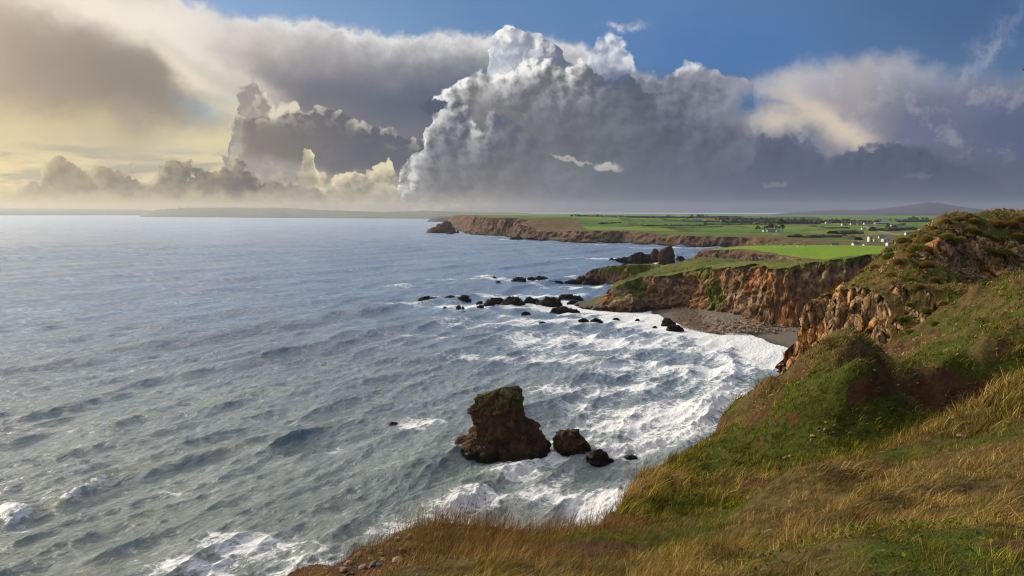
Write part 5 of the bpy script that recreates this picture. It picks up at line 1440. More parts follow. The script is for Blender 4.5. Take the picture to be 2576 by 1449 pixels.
# ------------------------------------------------------------------ tussocks and bushes on the headland
def dome_plant(seed, n, r, hgt, tint, lmul=1.0):
    rs = np.random.RandomState(seed)
    u = rs.uniform(-0.15, 1, n); a = rs.uniform(0, 6.28, n); q = np.sqrt(1 - np.clip(u, 0, 1) ** 2)
    lump = 1 + 0.22 * fbm3(np.stack([np.cos(a) * q * 1.4, np.sin(a) * q * 1.4, u * 1.4], 1) + seed, 3, seed=seed)
    root = np.stack([np.cos(a) * q * r * lump * 0.9, np.sin(a) * q * r * lump * 0.9, np.maximum(u, -0.1) * hgt * lump], 1)
    lean = np.stack([np.cos(a) * q, np.sin(a) * q, u + 0.55], 1) + rs.normal(size=(n, 3)) * 0.35
    idx = rs.randint(0, len(tint), n)
    t = np.array(tint)[idx] * rs.uniform(0.6, 1.15, n)[:, None]
    return root, lean, t, rs
def make_plant(name, seed, n, r, hgt, tint, L, W, parent):
    root, lean, t, rs = dome_plant(seed, n, r, hgt, tint)
    o = blades(name, root, L * rs.uniform(0.5, 1.2, n), np.full(n, W), lean, t)
    o.parent = parent
    return o
BROWN = [lin(146, 112, 62), lin(168, 134, 80), lin(116, 88, 50)]
OLIVE = [lin(120, 122, 44), lin(146, 140, 60), lin(100, 102, 38), lin(164, 150, 78)]
BRIGHT = [lin(90, 116, 30), lin(116, 138, 38), lin(76, 98, 28)]
RUST = [lin(140, 104, 58), lin(116, 86, 50), lin(156, 124, 72)]
CORE = flat_mat('plant_core', lin(86, 76, 40), var=0.3, scale=6)
protos = {}
def plant_proto(kind, tint):
    root = bpy.data.objects.new('tussock', None); COL.objects.link(root)
    make_plant('foliage', hash(kind) % 50 if False else len(protos) * 7 + 3, 3600, 0.9, 0.7, tint, 0.42, 0.035, root)
    V, F = PEB[len(protos) % 6]
    c = mesh_from('stem_base', V * np.array([0.8, 0.8, 0.8]), F, CORE); c.parent = root
    protos[kind] = root
    return root
def copy_tree(o, parent=None):
    c = o.copy(); COL.objects.link(c); c.parent = parent
    for ch in list(o.children): copy_tree(ch, c)
    return c
TUSS = [(2205, 617, 26, 'g'), (2226, 612, 22, 'g'), (2238, 640, 30, 'g'), (2185, 632, 20, 'o'), (2300, 622, 34, 'o'), (2270, 600, 26, 'o'), (2330, 598, 22, 'o'), (2295, 640, 20, 'b'), (2345, 625, 22, 'b'), (2150, 655, 18, 'b'), (2120, 668, 22, 'b'), (2260, 655, 22, 'b'), (2380, 590, 30, 'o'),
        (2415, 600, 24, 'o'), (2440, 575, 26, 'o'), (2475, 590, 30, 'g'), (2500, 600, 22, 'g'), (2380, 555, 20, 'r'), (2410, 548, 20, 'b'), (2450, 552, 20, 'b'), (2510, 560, 26, 'b'), (2545, 560, 30, 'r'), (2560, 590, 30, 'r'), (2565, 548, 24, 'r'), (2330, 660, 30, 'r'), (2200, 668, 20, 'b'),
        (2240, 690, 22, 'b'), (2490, 625, 22, 'o'), (2530, 630, 26, 'o'), (2350, 570, 18, 'o'), (2300, 590, 16, 'o'), (2170, 680, 16, 'b'), (2070, 745, 9, 'b'), (2056, 760, 8, 'b'), (2030, 822, 9, 'b'), (2270, 800, 16, 'g'), (2285, 765, 14, 'o'), (2310, 720, 24, 'o'), (2350, 700, 24, 'b'), (2290, 700, 16, 'o'),
        (2290, 830, 22, 'o'), (2460, 580, 18, 'b'), (2350, 850, 20, 'o'), (2480, 715, 18, 'g'), (2330, 775, 24, 'o'), (2375, 760, 20, 'b')]
kinds = {'g': (BRIGHT, 'rounded bright green tussock on the rocky headland'), 'o': (OLIVE, 'olive tussock of coarse grass on the rocky headland'), 'b': (BROWN, 'brown heathery tussock on the rocky headland'), 'r': (RUST, 'rust-red heather cushion on the rocky headland')}
rs = np.random.RandomState(31)
for px, py, w, k in TUSS:
    h = slope_hit(px, py + w * 0.3, 60)
    if h is None: continue
    first = k not in protos
    o = plant_proto(k, kinds[k][0]) if first else copy_tree(protos[k])
    s = w / 2 / FOC * h[1] * 1.15
    o.location = (h[0], h[1], h[2] - 0.1 * s); o.scale = (s, s, s * rs.uniform(0.8, 1.1)); o.rotation_euler = (0, 0, rs.uniform(0, 6.28))
    tag(o, kinds[k][1], 'tussock', {'g': 'bright green tussocks on the headland', 'o': 'olive tussocks on the headland', 'b': 'brown tussocks on the headland', 'r': 'rust heather cushions on the headland'}[k])

# dry stalks and leafy ground cover
def stalks(name, spots, seed, lab, tints, L, W, per=1.0):
    rs = np.random.RandomState(seed); R_, Ln, Wd, Le, T = [], [], [], [], []
    for px, py, Yd, rad, n in spots:
        c = at(px, py, Yd); x = c[0] + rs.normal(size=n) * rad; y = c[1] + rs.normal(size=n) * rad * 0.8
        z = ground(x, y); R_.append(np.stack([x, y, z - 0.02], 1)); Ln.append(L * rs.uniform(0.4, 1.15, n)); Wd.append(np.maximum(W, y / 796 * 0.45))
        Le.append(np.stack([rs.normal(size=n) * 0.28 + 0.12, rs.normal(size=n) * 0.28, np.ones(n)], 1)); T.append(np.array(tints)[rs.randint(0, len(tints), n)] * rs.uniform(0.7, 1.1, n)[:, None])
    o = blades(name, np.concatenate(R_), np.concatenate(Ln), np.concatenate(Wd), np.concatenate(Le), np.concatenate(T), curl=0.22)
    return tag(o, lab, 'dry plants', kind='stuff')
stalks('dry_stalks', [(1060, 1345, 9, .35, 220), (1130, 1345, 9, .45, 420), (1200, 1345, 9.2, .4, 300), (1100, 1400, 7.4, .7, 900), (1250, 1345, 9.6, .6, 240), (1400, 1342, 10.6, .6, 420), (1500, 1330, 11.4, .5, 300), (1560, 1350, 9.5, .8, 400), (1290, 1400, 7.4, .7, 500), (2280, 1150, 11.8, .5, 260), (2450, 1100, 11.5, .7, 260), (1850, 1020, 34, 2.0, 60), (1930, 980, 42, 2.2, 60)], 41,
       'thin reddish dry stalks standing along the clifftop edge', PAL['red'], 0.42, 0.0028)
stalks('dead_bracken', [(1090, 1338, 9.2, .22, 26), (1180, 1338, 9.3, .28, 26), (1240, 1338, 9.6, .2, 10)], 42, 'tall leafless twigs above the clifftop edge against the surf', [lin(84, 52, 44), lin(110, 74, 60)], 0.95, 0.004)
def leafy(spots, seed, lab, name):
    rs = np.random.RandomState(seed); Vs = []; T = []
    for px, py, Yd, rad, n in spots:
        c = at(px, py, Yd); x = c[0] + rs.normal(size=n) * rad; y = c[1] + rs.normal(size=n) * rad
        z = ground(x, y) + rs.uniform(0.01, 0.07, n)
        s = rs.uniform(0.006, 0.019, n) * np.maximum(1, Yd / 11)
        a = rs.uniform(0, 6.28, n); t_ = rs.uniform(-0.5, 0.5, n)
        d1 = np.stack([np.cos(a), np.sin(a), t_], 1) * s[:, None]; d2 = np.stack([-np.sin(a), np.cos(a), rs.uniform(-.5, .5, n)], 1) * s[:, None] * 0.6
        p = np.stack([x, y, z], 1)
        Vs.append(np.stack([p - d1, p - d2 * 1.0, p + d1, p + d2 * 1.0], 1)); T.append(np.array(BRIGHT)[rs.randint(0, 3, n)] * rs.uniform(0.3, 0.8, n)[:, None])
    V = np.concatenate(Vs); n = len(V); T = np.repeat(np.concatenate(T), 4, 0)
    o = mesh_from(name, V.reshape(-1, 3), np.arange(n * 4).reshape(-1, 4), BLADE, {'tint': T})
    return tag(o, lab, 'ground cover', kind='stuff')
leafy([(2130, 1130, 17, .9, 900), (2080, 1110, 22, .8, 900), (2000, 1100, 24, 1.2, 1200), (1950, 1110, 22, .8, 700), (2160, 1420, 5.2, .25, 500), (2400, 1400, 4.8, .9, 700), (2150, 1420, 4.9, .8, 500), (2500, 1300, 5.6, 1.1, 700), (1900, 1440, 5.0, .3, 160), (2330, 1235, 7.6, .6, 700), (2500, 1180, 8.5, .8, 900), (1010, 1400, 7.2, .25, 160), (2060, 1190, 15, .8, 700), (1740, 1260, 14, .7, 500), (2450, 1030, 25, 1.0, 400), (2150, 940, 55, 3, 900), (2300, 930, 44, 4, 1200), (1500, 1370, 8.6, .5, 400)], 51,
      'small-leaved green ground cover threaded through the grass', 'ground_cover')
# ------------------------------------------------------------------ farmland: hedges, trees, houses, cattle, birds
def far_hit(px, py, y0=830.0, y1=4800.0):
    v = pix_dir(px, py); ys = np.linspace(y0, y1, 1600); t = ys / v[1]
    g = HF(v[0] * t, ys); zs = EYE + v[2] * t
    m = np.nonzero(g >= zs)[0]
    i = m[0] if len(m) else int(np.argmin(zs - g))
    return float(v[0] * t[i]), float(ys[i]), float(g[i])
HEDGE = flat_mat('hedge_leaves', lin(44, 46, 28), var=0.45, scale=0.5)
def hedge(pts, label, h=2.2, w=3.0, seed=1):
    P = [far_hit(*p) for p in pts]
    q = []
    for a, b_ in zip(P[:-1], P[1:]):
        L = math.dist(a[:2], b_[:2]); n = max(2, int(L / 3.0))
        for i in range(n): q.append((a[0] + (b_[0] - a[0]) * i / n, a[1] + (b_[1] - a[1]) * i / n))
    q.append(P[-1][:2]); q = np.array(q)
    z = HF(q[:, 0], q[:, 1])
    d = np.gradient(q, axis=0); d /= np.linalg.norm(d, axis=1)[:, None] + 1e-9; nn = np.stack([-d[:, 1], d[:, 0]], 1)
    s = np.arange(len(q)) * 1.0
    hh = h * (0.8 + 0.9 * fbm2(s / 3.1, s * 0 + seed, 3, seed=seed) + 0.9 * np.maximum(0, pn2(s / 5, s * 0, seed + 3)))
    rows = []
    for off, up in [(-1, -0.6), (-0.9, 0.5), (-0.45, 1.0), (0.45, 1.0), (0.9, 0.5), (1, -0.6)]:
        j = 0.25 * pn2(s / 1.7 + off * 9, s * 0, seed + 7)
        rows.append(np.concatenate([q + nn * (off * w / 2 * (1 + j))[:, None], (z + np.maximum(hh, 0.6) * up * (1 + j))[:, None]], 1))
    c = q.mean(0)
    V = np.stack(rows, 0).reshape(-1, 3) - (c[0], c[1], 0)
    o = mesh_from('hedgerow', V, grid_faces(len(q), 6), HEDGE, smooth=False); o.location = (c[0], c[1], 0)
    return tag(o, label, 'hedge', 'hedgerows between the far fields')
k8 = lambda x, y: (1422 + x * .2493, 514 + y * .2493)
k3 = lambda x, y: (1972 + x * .2344, 514 + y * .2344)
hedge([k8(640, 206), k8(760, 217), k8(1000, 219), k8(1170, 218), k8(1400, 214), k8(1420, 203)], 'long low hedge across the middle of the far cliff pastures', 2.5, 5, 1)
hedge([k8(700, 210), k8(900, 236), k8(1100, 240), k8(1590, 228)], 'thin hedge just above the far cliff edge', 1.5, 3, 2)
hedge([k8(1400, 204), k8(1900, 204), k8(2570, 200)], 'hedge running right from the middle pasture towards the village', 3.0, 6, 3)
hedge([k8(920, 142), k8(1000, 160), k8(1200, 172), k8(1560, 180)], 'slanting hedge left of the long farm roofs', 3.0, 6, 4)
hedge([k8(620, 132), k8(920, 138), k8(1240, 138), k8(1560, 136)], 'dark hedge on the skyline left of the tall thin trees', 4.5, 8, 5)
hedge([k8(1560, 136), k8(1800, 134), k8(2100, 140), k8(2560, 150)], 'dark hedge with bushes on the skyline right of the thin trees', 6.0, 10, 6)
hedge([k8(1560, 156), k8(1850, 158), k8(2300, 168), k8(2570, 170)], 'dark hedge under the right-hand skyline fields', 6.0, 12, 7)
hedge([k8(1600, 186), k8(1900, 186), k8(2200, 188), k8(2560, 192)], 'thick dark tree belt above the white bungalow field', 7.0, 22, 8)
hedge([k8(1830, 152), k8(2120, 152), k8(2500, 160)], 'narrow hedge between the two highest right-hand fields', 4.0, 7, 9)
hedge([k8(60, 119), k8(300, 122), k8(620, 130)], 'low hedge along the skyline behind the far houses', 3.0, 5, 10)
hedge([k8(340, 200), k8(480, 190), k8(560, 190)], 'short brown hedge at the top of the red gully', 2.0, 4, 11)
hedge([k3(0, 205), k3(300, 200), k3(600, 200), k3(1000, 212)], 'dark tree belt behind the village skyline houses', 9.0, 25, 12)
hedge([k3(280, 240), k3(480, 258), k3(700, 258)], 'brown hedge inside the field left of the village road', 2.5, 8, 13)
hedge([k3(530, 318), k3(700, 314), k3(845, 316)], 'broad brown thicket below the village road field', 6.0, 26, 14)
hedge([k3(60, 352), k3(300, 356), k3(620, 352), k3(800, 380)], 'long brown hedge above the scrubby village slope', 3.0, 12, 15)
hedge([k3(1130, 262), k3(1190, 240), k3(1290, 215)], 'hedge beside the white terraced houses', 3.0, 8, 16)
hedge([k3(900, 280), k3(1100, 284), k3(1400, 270)], 'dark hedge under the blue-roofed house', 5.0, 14, 17)
hedge([k3(1230, 190), k3(1500, 190), k3(1640, 186)], 'dark hedge at the top of the rightmost village field', 6.0, 14, 18)

# trees: four crowns, each with a trunk, copied
LEAF = bpy.data.materials.new('tree_leaves'); LEAF.use_nodes = True
LEAF, _b = material('tree_leaves', 0.9, 0.1)
put(_b.inputs['Base Color'], mix(lstep(0.3, 0.7, noise(pos(), 0.6, 3, 0.6)), lin(30, 36, 20), lin(62, 66, 34)))
BARK = flat_mat('tree_bark', lin(60, 50, 42), var=0.3, scale=2)
def tree_proto(kind, seed):
    rs = np.random.RandomState(seed)
    root = bpy.data.objects.new('tree', None); COL.objects.link(root)
    H = 1.0
    if kind == 'thin': th, cw, cb = 0.028, 0.16, 0.30
    elif kind == 'pine': th, cw, cb = 0.030, 0.33, 0.42
    else: th, cw, cb = 0.045, 0.52, 0.12
    V, F = [], []
    def limb(a, b_, r0, r1):
        a, b_ = np.array(a), np.array(b_); d = b_ - a; d /= np.linalg.norm(d) + 1e-9
        u = np.cross(d, [0.3, 0.9, 0.2]); u /= np.linalg.norm(u); w = np.cross(d, u); n0 = len(V)
        for c, r in ((a, r0), (b_, r1)):
            for k in range(6):
                t = k / 6 * 2 * np.pi; V.append(c + (u * math.cos(t) + w * math.sin(t)) * r)
        for k in range(6): F.append([n0 + k, n0 + (k + 1) % 6, n0 + 6 + (k + 1) % 6, n0 + 6 + k])
    limb((0, 0, -0.05), (0.02, 0, 0.5), th, th * 0.7); limb((0.02, 0, 0.5), (0.0, 0.01, 0.92), th * 0.7, th * 0.2)
    tips = []
    for i in range(16):
        z0 = rs.uniform(cb, 0.85); a = rs.uniform(0, 6.28); l = cw * rs.uniform(0.4, 0.95) * (1.15 - z0 * 0.6)
        tip = (math.cos(a) * l, math.sin(a) * l, z0 + rs.uniform(0.04, 0.16)); tips.append(tip)
        limb((0.01, 0, z0), tip, th * 0.4, th * 0.1)
    tr = mesh_from('trunk', np.array(V), np.array(F), BARK); tr.parent = root
    C, T = [], []
    for tip in tips + [(0, 0, 0.9), (0.05, 0.05, 0.75), (-.06, 0, .8)]:
        n = 46; c = np.array(tip) + rs.normal(size=(n, 3)) * np.array([cw * 0.25, cw * 0.25, 0.065])
        C.append(c)
    C = np.concatenate(C); n = len(C); s = 0.030
    d1 = rs.normal(size=(n, 3)); d1 /= np.linalg.norm(d1, axis=1)[:, None]; d2 = rs.normal(size=(n, 3)); d2 -= d1 * (d1 * d2).sum(1)[:, None]; d2 /= np.linalg.norm(d2, axis=1)[:, None]
    Q = np.stack([C - d1 * s, C - d2 * s, C + d1 * s, C + d2 * s], 1).reshape(-1, 3)
    cr = mesh_from('crown', Q, np.arange(len(Q)).reshape(-1, 4), LEAF, smooth=False); cr.parent = root
    return root
TP = {}
def tree(kind, px, py, hpx, label, group):
    x, y, z = far_hit(px, py)
    if kind not in TP: o = TP[kind] = tree_proto(kind, len(TP) + 5)
    else: o = copy_tree(TP[kind])
    h = hpx / FOC * y
    rs = np.random.RandomState(int(px * 7) % 9999)
    o.location = (x, y, z - 0.03 * h); o.scale = (h * rs.uniform(.85, 1.2), h * rs.uniform(.85, 1.2), h); o.rotation_euler = (0, 0, rs.uniform(0, 6.28))
    tag(o, label, 'tree', group)
for zx, zy, h in [(1940, 266, 44), (1962, 262, 26), (1985, 262, 22), (2010, 264, 34), (2032, 262, 40), (2058, 264, 50), (2086, 266, 60), (2130, 262, 42), (2158, 264, 36), (2190, 270, 58), (1925, 268, 28)]:
    tree('pine', *k8(zx, zy), h * .2493 * 1.15, 'dark windblown pine behind the long white bungalow', 'pines behind the long white bungalow')
for zx in [1332, 1344, 1356, 1368, 1380, 1394, 1420, 1432, 1446, 1470, 1486, 1500, 1520, 1534, 1548]:
    tree('thin', *k8(zx, 137), (28 - 10 * ss(1400, 1440, zx)) * .2493 * 1.2, 'thin dark tree in the row on the far skyline', 'row of thin trees on the far skyline')
for zx, zy, h, lab in [(325, 128, 24, 'round dark tree alone left of the skyline houses'), (160, 128, 18, 'low wide tree at the left end of the skyline'), (1102, 132, 14, 'round bush-like tree right of the skyline farmhouse'), (1275, 150, 42, 'tall dark tree in front of the thin tree row'), (1240, 155, 18, 'small tree left of the tall dark one'), (1516, 172, 30, 'tree beside the red-roofed farm'), (1550, 172, 16, 'small tree right of the red-roofed farm'),
                      (786, 174, 12, 'single bush in the middle of the far pasture'), (865, 172, 8, 'tiny bush in the open far pasture'), (1415, 208, 26, 'dark tree at the bend of the middle hedge'), (1170, 220, 14, 'bush on the long middle hedge'), (1905, 195, 30, 'tree left of the grey slate house'), (2400, 195, 30, 'tree in the belt above the rightmost pasture'), (1790, 182, 26, 'tree right of the white gable in the belt')]:
    tree('round', *k8(zx, zy), h * .2493 * 1.15, lab, None)
for i, (zx, w, h) in enumerate([(1035, 60, 20), (1140, 60, 24), (1200, 70, 24), (1300, 60, 22), (1345, 50, 34), (1385, 70, 44), (1425, 50, 34), (1490, 60, 36), (1530, 60, 36), (1620, 60, 28), (1665, 70, 34), (1700, 50, 28), (560, 40, 26), (520, 40, 26), (380, 20, 14), (410, 20, 14), (440, 20, 14), (1115, 30, 40)]):
    tree('round', *k3(zx, 184 if zx != 1115 else 262), h * .2344 * 1.3, f'broad dark tree, {ORD[i]} counted along the village skyline belt', 'broad trees of the village skyline')

# houses: walls, roof with chimney, windows and door
WHITE = flat_mat('white_wall', lin(188, 184, 180), var=0.06, scale=0.3); CREAM = flat_mat('cream_wall', lin(206, 190, 168), var=0.08, scale=0.3)
PINK = flat_mat('pink_wall', lin(196, 160, 140), var=0.08, scale=0.3); STONEW = flat_mat('stone_wall', lin(128, 118, 104), var=0.2, scale=0.5)
SLATE = flat_mat('slate_roof', lin(84, 86, 94), var=0.2, scale=0.5); BLUE = flat_mat('blue_roof', lin(92, 112, 156), var=0.12, scale=0.5); REDR = flat_mat('red_roof', lin(150, 92, 74), var=0.15, scale=0.5)
GLASS = flat_mat('dark_window', lin(40, 44, 52), rough=0.2, spec=0.5, var=0.1)
def box(x0, x1, y0, y1, z0, z1):
    V = [(x, y, z) for z in (z0, z1) for y in (y0, y1) for x in (x0, x1)]
    return V, [[0, 1, 3, 2], [4, 6, 7, 5], [0, 4, 5, 1], [2, 3, 7, 6], [0, 2, 6, 4], [1, 5, 7, 3]]
def join(name, shapes, mat, parent):
    V, F = [], []
    for v, f in shapes:
        F += [[i + len(V) for i in q] for q in f]; V += list(v)
    o = mesh_from(name, np.array(V), np.array(F), mat, smooth=False); o.parent = parent; return o
def house(px, py, wpx, label, wall=None, roof=None, storeys=1, depth=6.5, rot=0.0, name='house', nwin=None, gable_front=False):
    wall = wall or WHITE; roof = roof or SLATE
    x, y, z = far_hit(px, py); w = wpx / FOC * y
    r = bpy.data.objects.new(name, None); COL.objects.link(r)
    h = 2.7 * storeys + 0.3; rh = 2.0 if w > 6 else 1.2; w2 = w / 2; d2 = depth / 2
    V = [(-w2, -d2, -1.5), (w2, -d2, -1.5), (w2, d2, -1.5), (-w2, d2, -1.5), (-w2, -d2, h), (w2, -d2, h), (w2, d2, h), (-w2, d2, h), (-w2, 0, h + rh), (w2, 0, h + rh)]
    F4 = [[0, 1, 5, 4], [2, 3, 7, 6], [0, 4, 7, 3], [1, 2, 6, 5], [4, 7, 8, 8], [5, 9, 6, 6]]
    me = bpy.data.meshes.new('wall'); me.from_pydata(V, [], [[0, 1, 5, 4], [2, 3, 7, 6], [0, 4, 8, 7, 3], [1, 2, 6, 9, 5]]); me.materials.append(wall)
    o = bpy.data.objects.new('wall', me); COL.objects.link(o); o.parent = r
    e = 0.35; t = 0.18
    V = []; 
    for sgn in (-1, 1):
        yb = sgn * (d2 + e); zb = h - rh / d2 * e
        V += [(-w2 - e, yb, zb), (w2 + e, yb, zb), (w2 + e, 0, h + rh), (-w2 - e, 0, h + rh), (-w2 - e, yb, zb + t), (w2 + e, yb, zb + t), (w2 + e, 0, h + rh + t), (-w2 - e, 0, h + rh + t)]
    me = bpy.data.meshes.new('roof'); F = []
    for k in (0, 8): F += [[k, k + 1, k + 2, k + 3], [k + 4, k + 5, k + 6, k + 7], [k, k + 1, k + 5, k + 4], [k, k + 3, k + 7, k + 4], [k + 1, k + 2, k + 6, k + 5]]
    me.from_pydata(V, [], F); me.materials.append(roof)
    ro = bpy.data.objects.new('roof', me); COL.objects.link(ro); ro.parent = r
    for cx in ((-w2 * 0.9, w2 * 0.9) if w > 9 else (w2 * 0.85,)):
        join('chimney', [box(cx - .35, cx + .35, -.35, .35, h + rh - .3, h + rh + .9)], wall, ro)
    n = nwin or max(1, int(w / 3.2))
    for s in range(storeys):
        for i in range(n):
            cx = -w2 + w * (i + 0.5) / n
            if s == 0 and i == n // 2 and n > 1:
                join('door', [box(cx - .45, cx + .45, -d2 - .03, -d2 + .05, 0.0, 2.0)], GLASS, r)
            else:
                join('window', [box(cx - .55, cx + .55, -d2 - .03, -d2 + .05, 0.9 + s * 2.7, 2.1 + s * 2.7)], GLASS, r)
    r.location = (x, y, z); r.rotation_euler = (0, 0, R(rot))
    return tag(r, label, 'house' if name != 'barn' else 'barn')
H_ = house
H_(*k8(2075, 282), 21, 'long white bungalow with a row of windows in front of the pines', rot=4)
H_(*k8(2010, 280), 7, 'small white annex at the left end of the long bungalow', rot=4, depth=5)
H_(*k8(2145, 280), 9, 'low white garage right of the long bungalow', rot=-6, depth=5)
H_(*k8(100, 122), 8, 'pale farmhouse furthest left on the skyline', CREAM, storeys=1)
H_(*k8(425, 130), 14, 'white farmhouse with dark roof left of the twin skyline barns', WHITE)
H_(*k8(490, 131), 13, 'dark slate barn between the two skyline farmhouses', STONEW, name='barn')
H_(*k8(556, 131), 15, 'white gabled house right of the slate skyline barn', WHITE)
H_(*k8(1040, 134), 14, 'white two-storey farmhouse right of centre on the skyline', WHITE, storeys=2)
H_(*k8(1075, 134), 7, 'small outhouse attached right of the two-storey farmhouse', STONEW)
H_(*k8(970, 134), 8, 'low pale shed left of the two-storey farmhouse', CREAM)
H_(*k8(1195, 172), 12, 'low grey shed in the field below the skyline', STONEW, name='barn')
H_(*k8(1325, 168), 24, 'long pale blue-roofed farm shed below the thin trees', WHITE, BLUE, name='barn')
H_(*k8(1450, 170), 20, 'farmhouse with red roof below the thin trees', CREAM, REDR)
H_(*k8(1635, 182), 9, 'small grey cottage left of the white gable in the tree belt', STONEW)
H_(*k8(1690, 184), 8, 'small white shed in the tree belt', WHITE)
H_(*k8(1748, 184), 6, 'white gable end showing in the tree belt', WHITE, storeys=2, rot=60)
H_(*k8(1928, 198), 13, 'grey slate house among trees above the bungalow', STONEW)
H_(*k3(475, 207), 14, 'white house with two chimneys above the village field', WHITE, storeys=1)
H_(*k3(650, 230), 14, 'low cream shed beside the village road', CREAM, name='barn')
H_(*k3(745, 222), 14, 'pink cottage leftmost of the three gabled houses', PINK)
H_(*k3(808, 220), 13, 'pink and white gabled house in the middle of three', PINK, storeys=1)
H_(*k3(893, 217), 17, 'long white house rightmost of the three by the road', WHITE)
H_(*k3(1045, 214), 33, 'long blue-roofed barn on the village skyline', STONEW, BLUE, name='barn', depth=14)
H_(*k3(1205, 240), 27, 'row of white terraced houses below the blue barn', WHITE)
H_(*k3(945, 276), 18, 'house with wide blue roof below the village road', WHITE, BLUE)
H_(*k3(1000, 282), 6, 'bright white gable wall beside the blue-roofed house', WHITE, storeys=2, rot=70)
H_(*k3(846, 272), 6, 'tiny white hut alone in the field', WHITE)
H_(*k3(1462, 290), 12, 'white gabled house nearest the headland slope', WHITE, storeys=1, rot=30)
H_(*k3(1340, 332), 19, 'long white house with pale blue roof on the scrub slope', WHITE, BLUE)
H_(*k3(925, 400), 10, 'white house leftmost in the village cluster', WHITE, storeys=2)
H_(*k3(968, 398), 6, 'small white cottage second in the village cluster', WHITE)
H_(*k3(1050, 368), 15, 'white house at the top of the village cluster', WHITE, storeys=1, rot=-15)
H_(*k3(1078, 402), 10, 'pale blue-grey roofed house below the top of the cluster', WHITE, BLUE)
H_(*k3(1118, 398), 10, 'white cottage rightmost in the village cluster', WHITE, rot=-12)
H_(*k3(540, 466), 17, 'stone farmhouse with gables just behind the cattle field', STONEW)
H_(*k3(772, 452), 17, 'long cream house with chimneys behind the cattle field', CREAM)
H_(*k3(748, 488), 10, 'low white shed below the long cream house', WHITE)
H_(*k3(868, 492), 8, 'white two-storey house right of the long cream one', WHITE, storeys=2)
H_(*k3(1058, 503), 19, 'long cream wall-like building at the village foot', CREAM)
H_(*k3(925, 496), 4, 'tiny red and white hut at the village foot', WHITE, REDR)
H_(*k3(1122, 446), 9, 'dim white cottage in the scrub, left of a pair', WHITE)
H_(*k3(1190, 446), 9, 'dim white cottage in the scrub, right of a pair', WHITE)

# cattle
def cow_proto():
    m, b = material('cow_hide', 0.8, 0.1)
    tcn = N('ShaderNodeTexCoord'); oi = N('ShaderNodeObjectInfo')
    p = VM('ADD', E(tcn.outputs['Object']), VM('SCALE', (1, 1, 1), scale=E(oi.outputs['Random']) * 30.0))
    f = sstep(0.46, 0.52, noise(p, 1.3, 2, 0.5))
    put(b.inputs['Base Color'], mix(f, lin(34, 28, 26), lin(224, 216, 206)))
    me = bpy.data.meshes.new('cow')
    V = [(-.75, 0, 1.15), (-.2, 0, 1.05), (.45, 0, 1.12), (.8, 0, 1.2), (1.15, 0, 1.38), (1.5, 0, 1.2), (-.95, 0, 1.2), (-1.02, 0, .6)]
    Ed = [(0, 1), (1, 2), (2, 3), (3, 4), (4, 5), (0, 6), (6, 7)]
    rad = {0: .34, 1: .40, 2: .36, 3: .24, 4: .15, 5: .09, 6: .12, 7: .03}
    for (bx, root) in ((-.72, 0), (.48, 2)):
        for sy in (-1, 1):
            i = len(V); kx = bx + (.06 if bx < 0 else -.03)
            V += [(bx, sy * .2, .8), (kx - .05, sy * .2, .42), (bx, sy * .2, .03)]; Ed += [(root, i), (i, i + 1), (i + 1, i + 2)]
            rad.update({i: .13, i + 1: .07, i + 2: .06})
    i = len(V); V += [(1.1, .2, 1.45), (1.1, -.2, 1.45)]; Ed += [(4, i), (4, i + 1)]; rad.update({i: .05, i + 1: .05})
    me.from_pydata(V, Ed, [])
    o = bpy.data.objects.new('cow', me); COL.objects.link(o)
    sk = o.modifiers.new('skin', 'SKIN')
    for j, v in enumerate(me.skin_vertices[0].data): v.radius = (rad[j], rad[j]); v.use_root = (j == 0)
    sb = o.modifiers.new('sub', 'SUBSURF'); sb.levels = 1; sb.render_levels = 1
    dg = bpy.context.evaluated_depsgraph_get(); nm = bpy.data.meshes.new_from_object(o.evaluated_get(dg))
    bpy.data.objects.remove(o)
    for p_ in nm.polygons: p_.use_smooth = True
    nm.materials.clear(); nm.materials.append(m); nm.name = 'cow'
    return nm
cow_me = cow_proto()
for px, py, rot, lab in [(1898, 617, 10, 'dark cow furthest left on the green headland'), (1966, 620, 170, 'cow grazing near the far edge of the green field'), (1970, 630, -30, 'black and white cow nearest the camera in the green field'), (1982, 621, 60, 'small dark cow near the far edge of the field'), (1988, 626, 150, 'cow right of the nearest black and white one'), (2006, 624, 90, 'pale cow standing apart right of the herd'), (1932, 618, 0, 'dark cow on the field edge left of the herd'), (2025, 620, 20, 'pale cow furthest right of the herd'), (1941, 618, 190, 'cow second on the field edge left of the herd')]:
    v = pix_dir(px, py); ys = np.linspace(560, 840, 400); t = ys / v[1]; g = H4(v[0] * t, ys); zs = EYE + v[2] * t
    mm = np.nonzero(g >= zs)[0]; i = mm[0] if len(mm) else 399
    o = bpy.data.objects.new('cow', cow_me); COL.objects.link(o)
    o.location = (float(v[0] * t[i]), float(ys[i]), float(g[i]) + 0.15); o.rotation_euler = (0, 0, R(rot)); o.scale = (1.15,) * 3
    tag(o, lab, 'cow', 'cattle on the green headland')

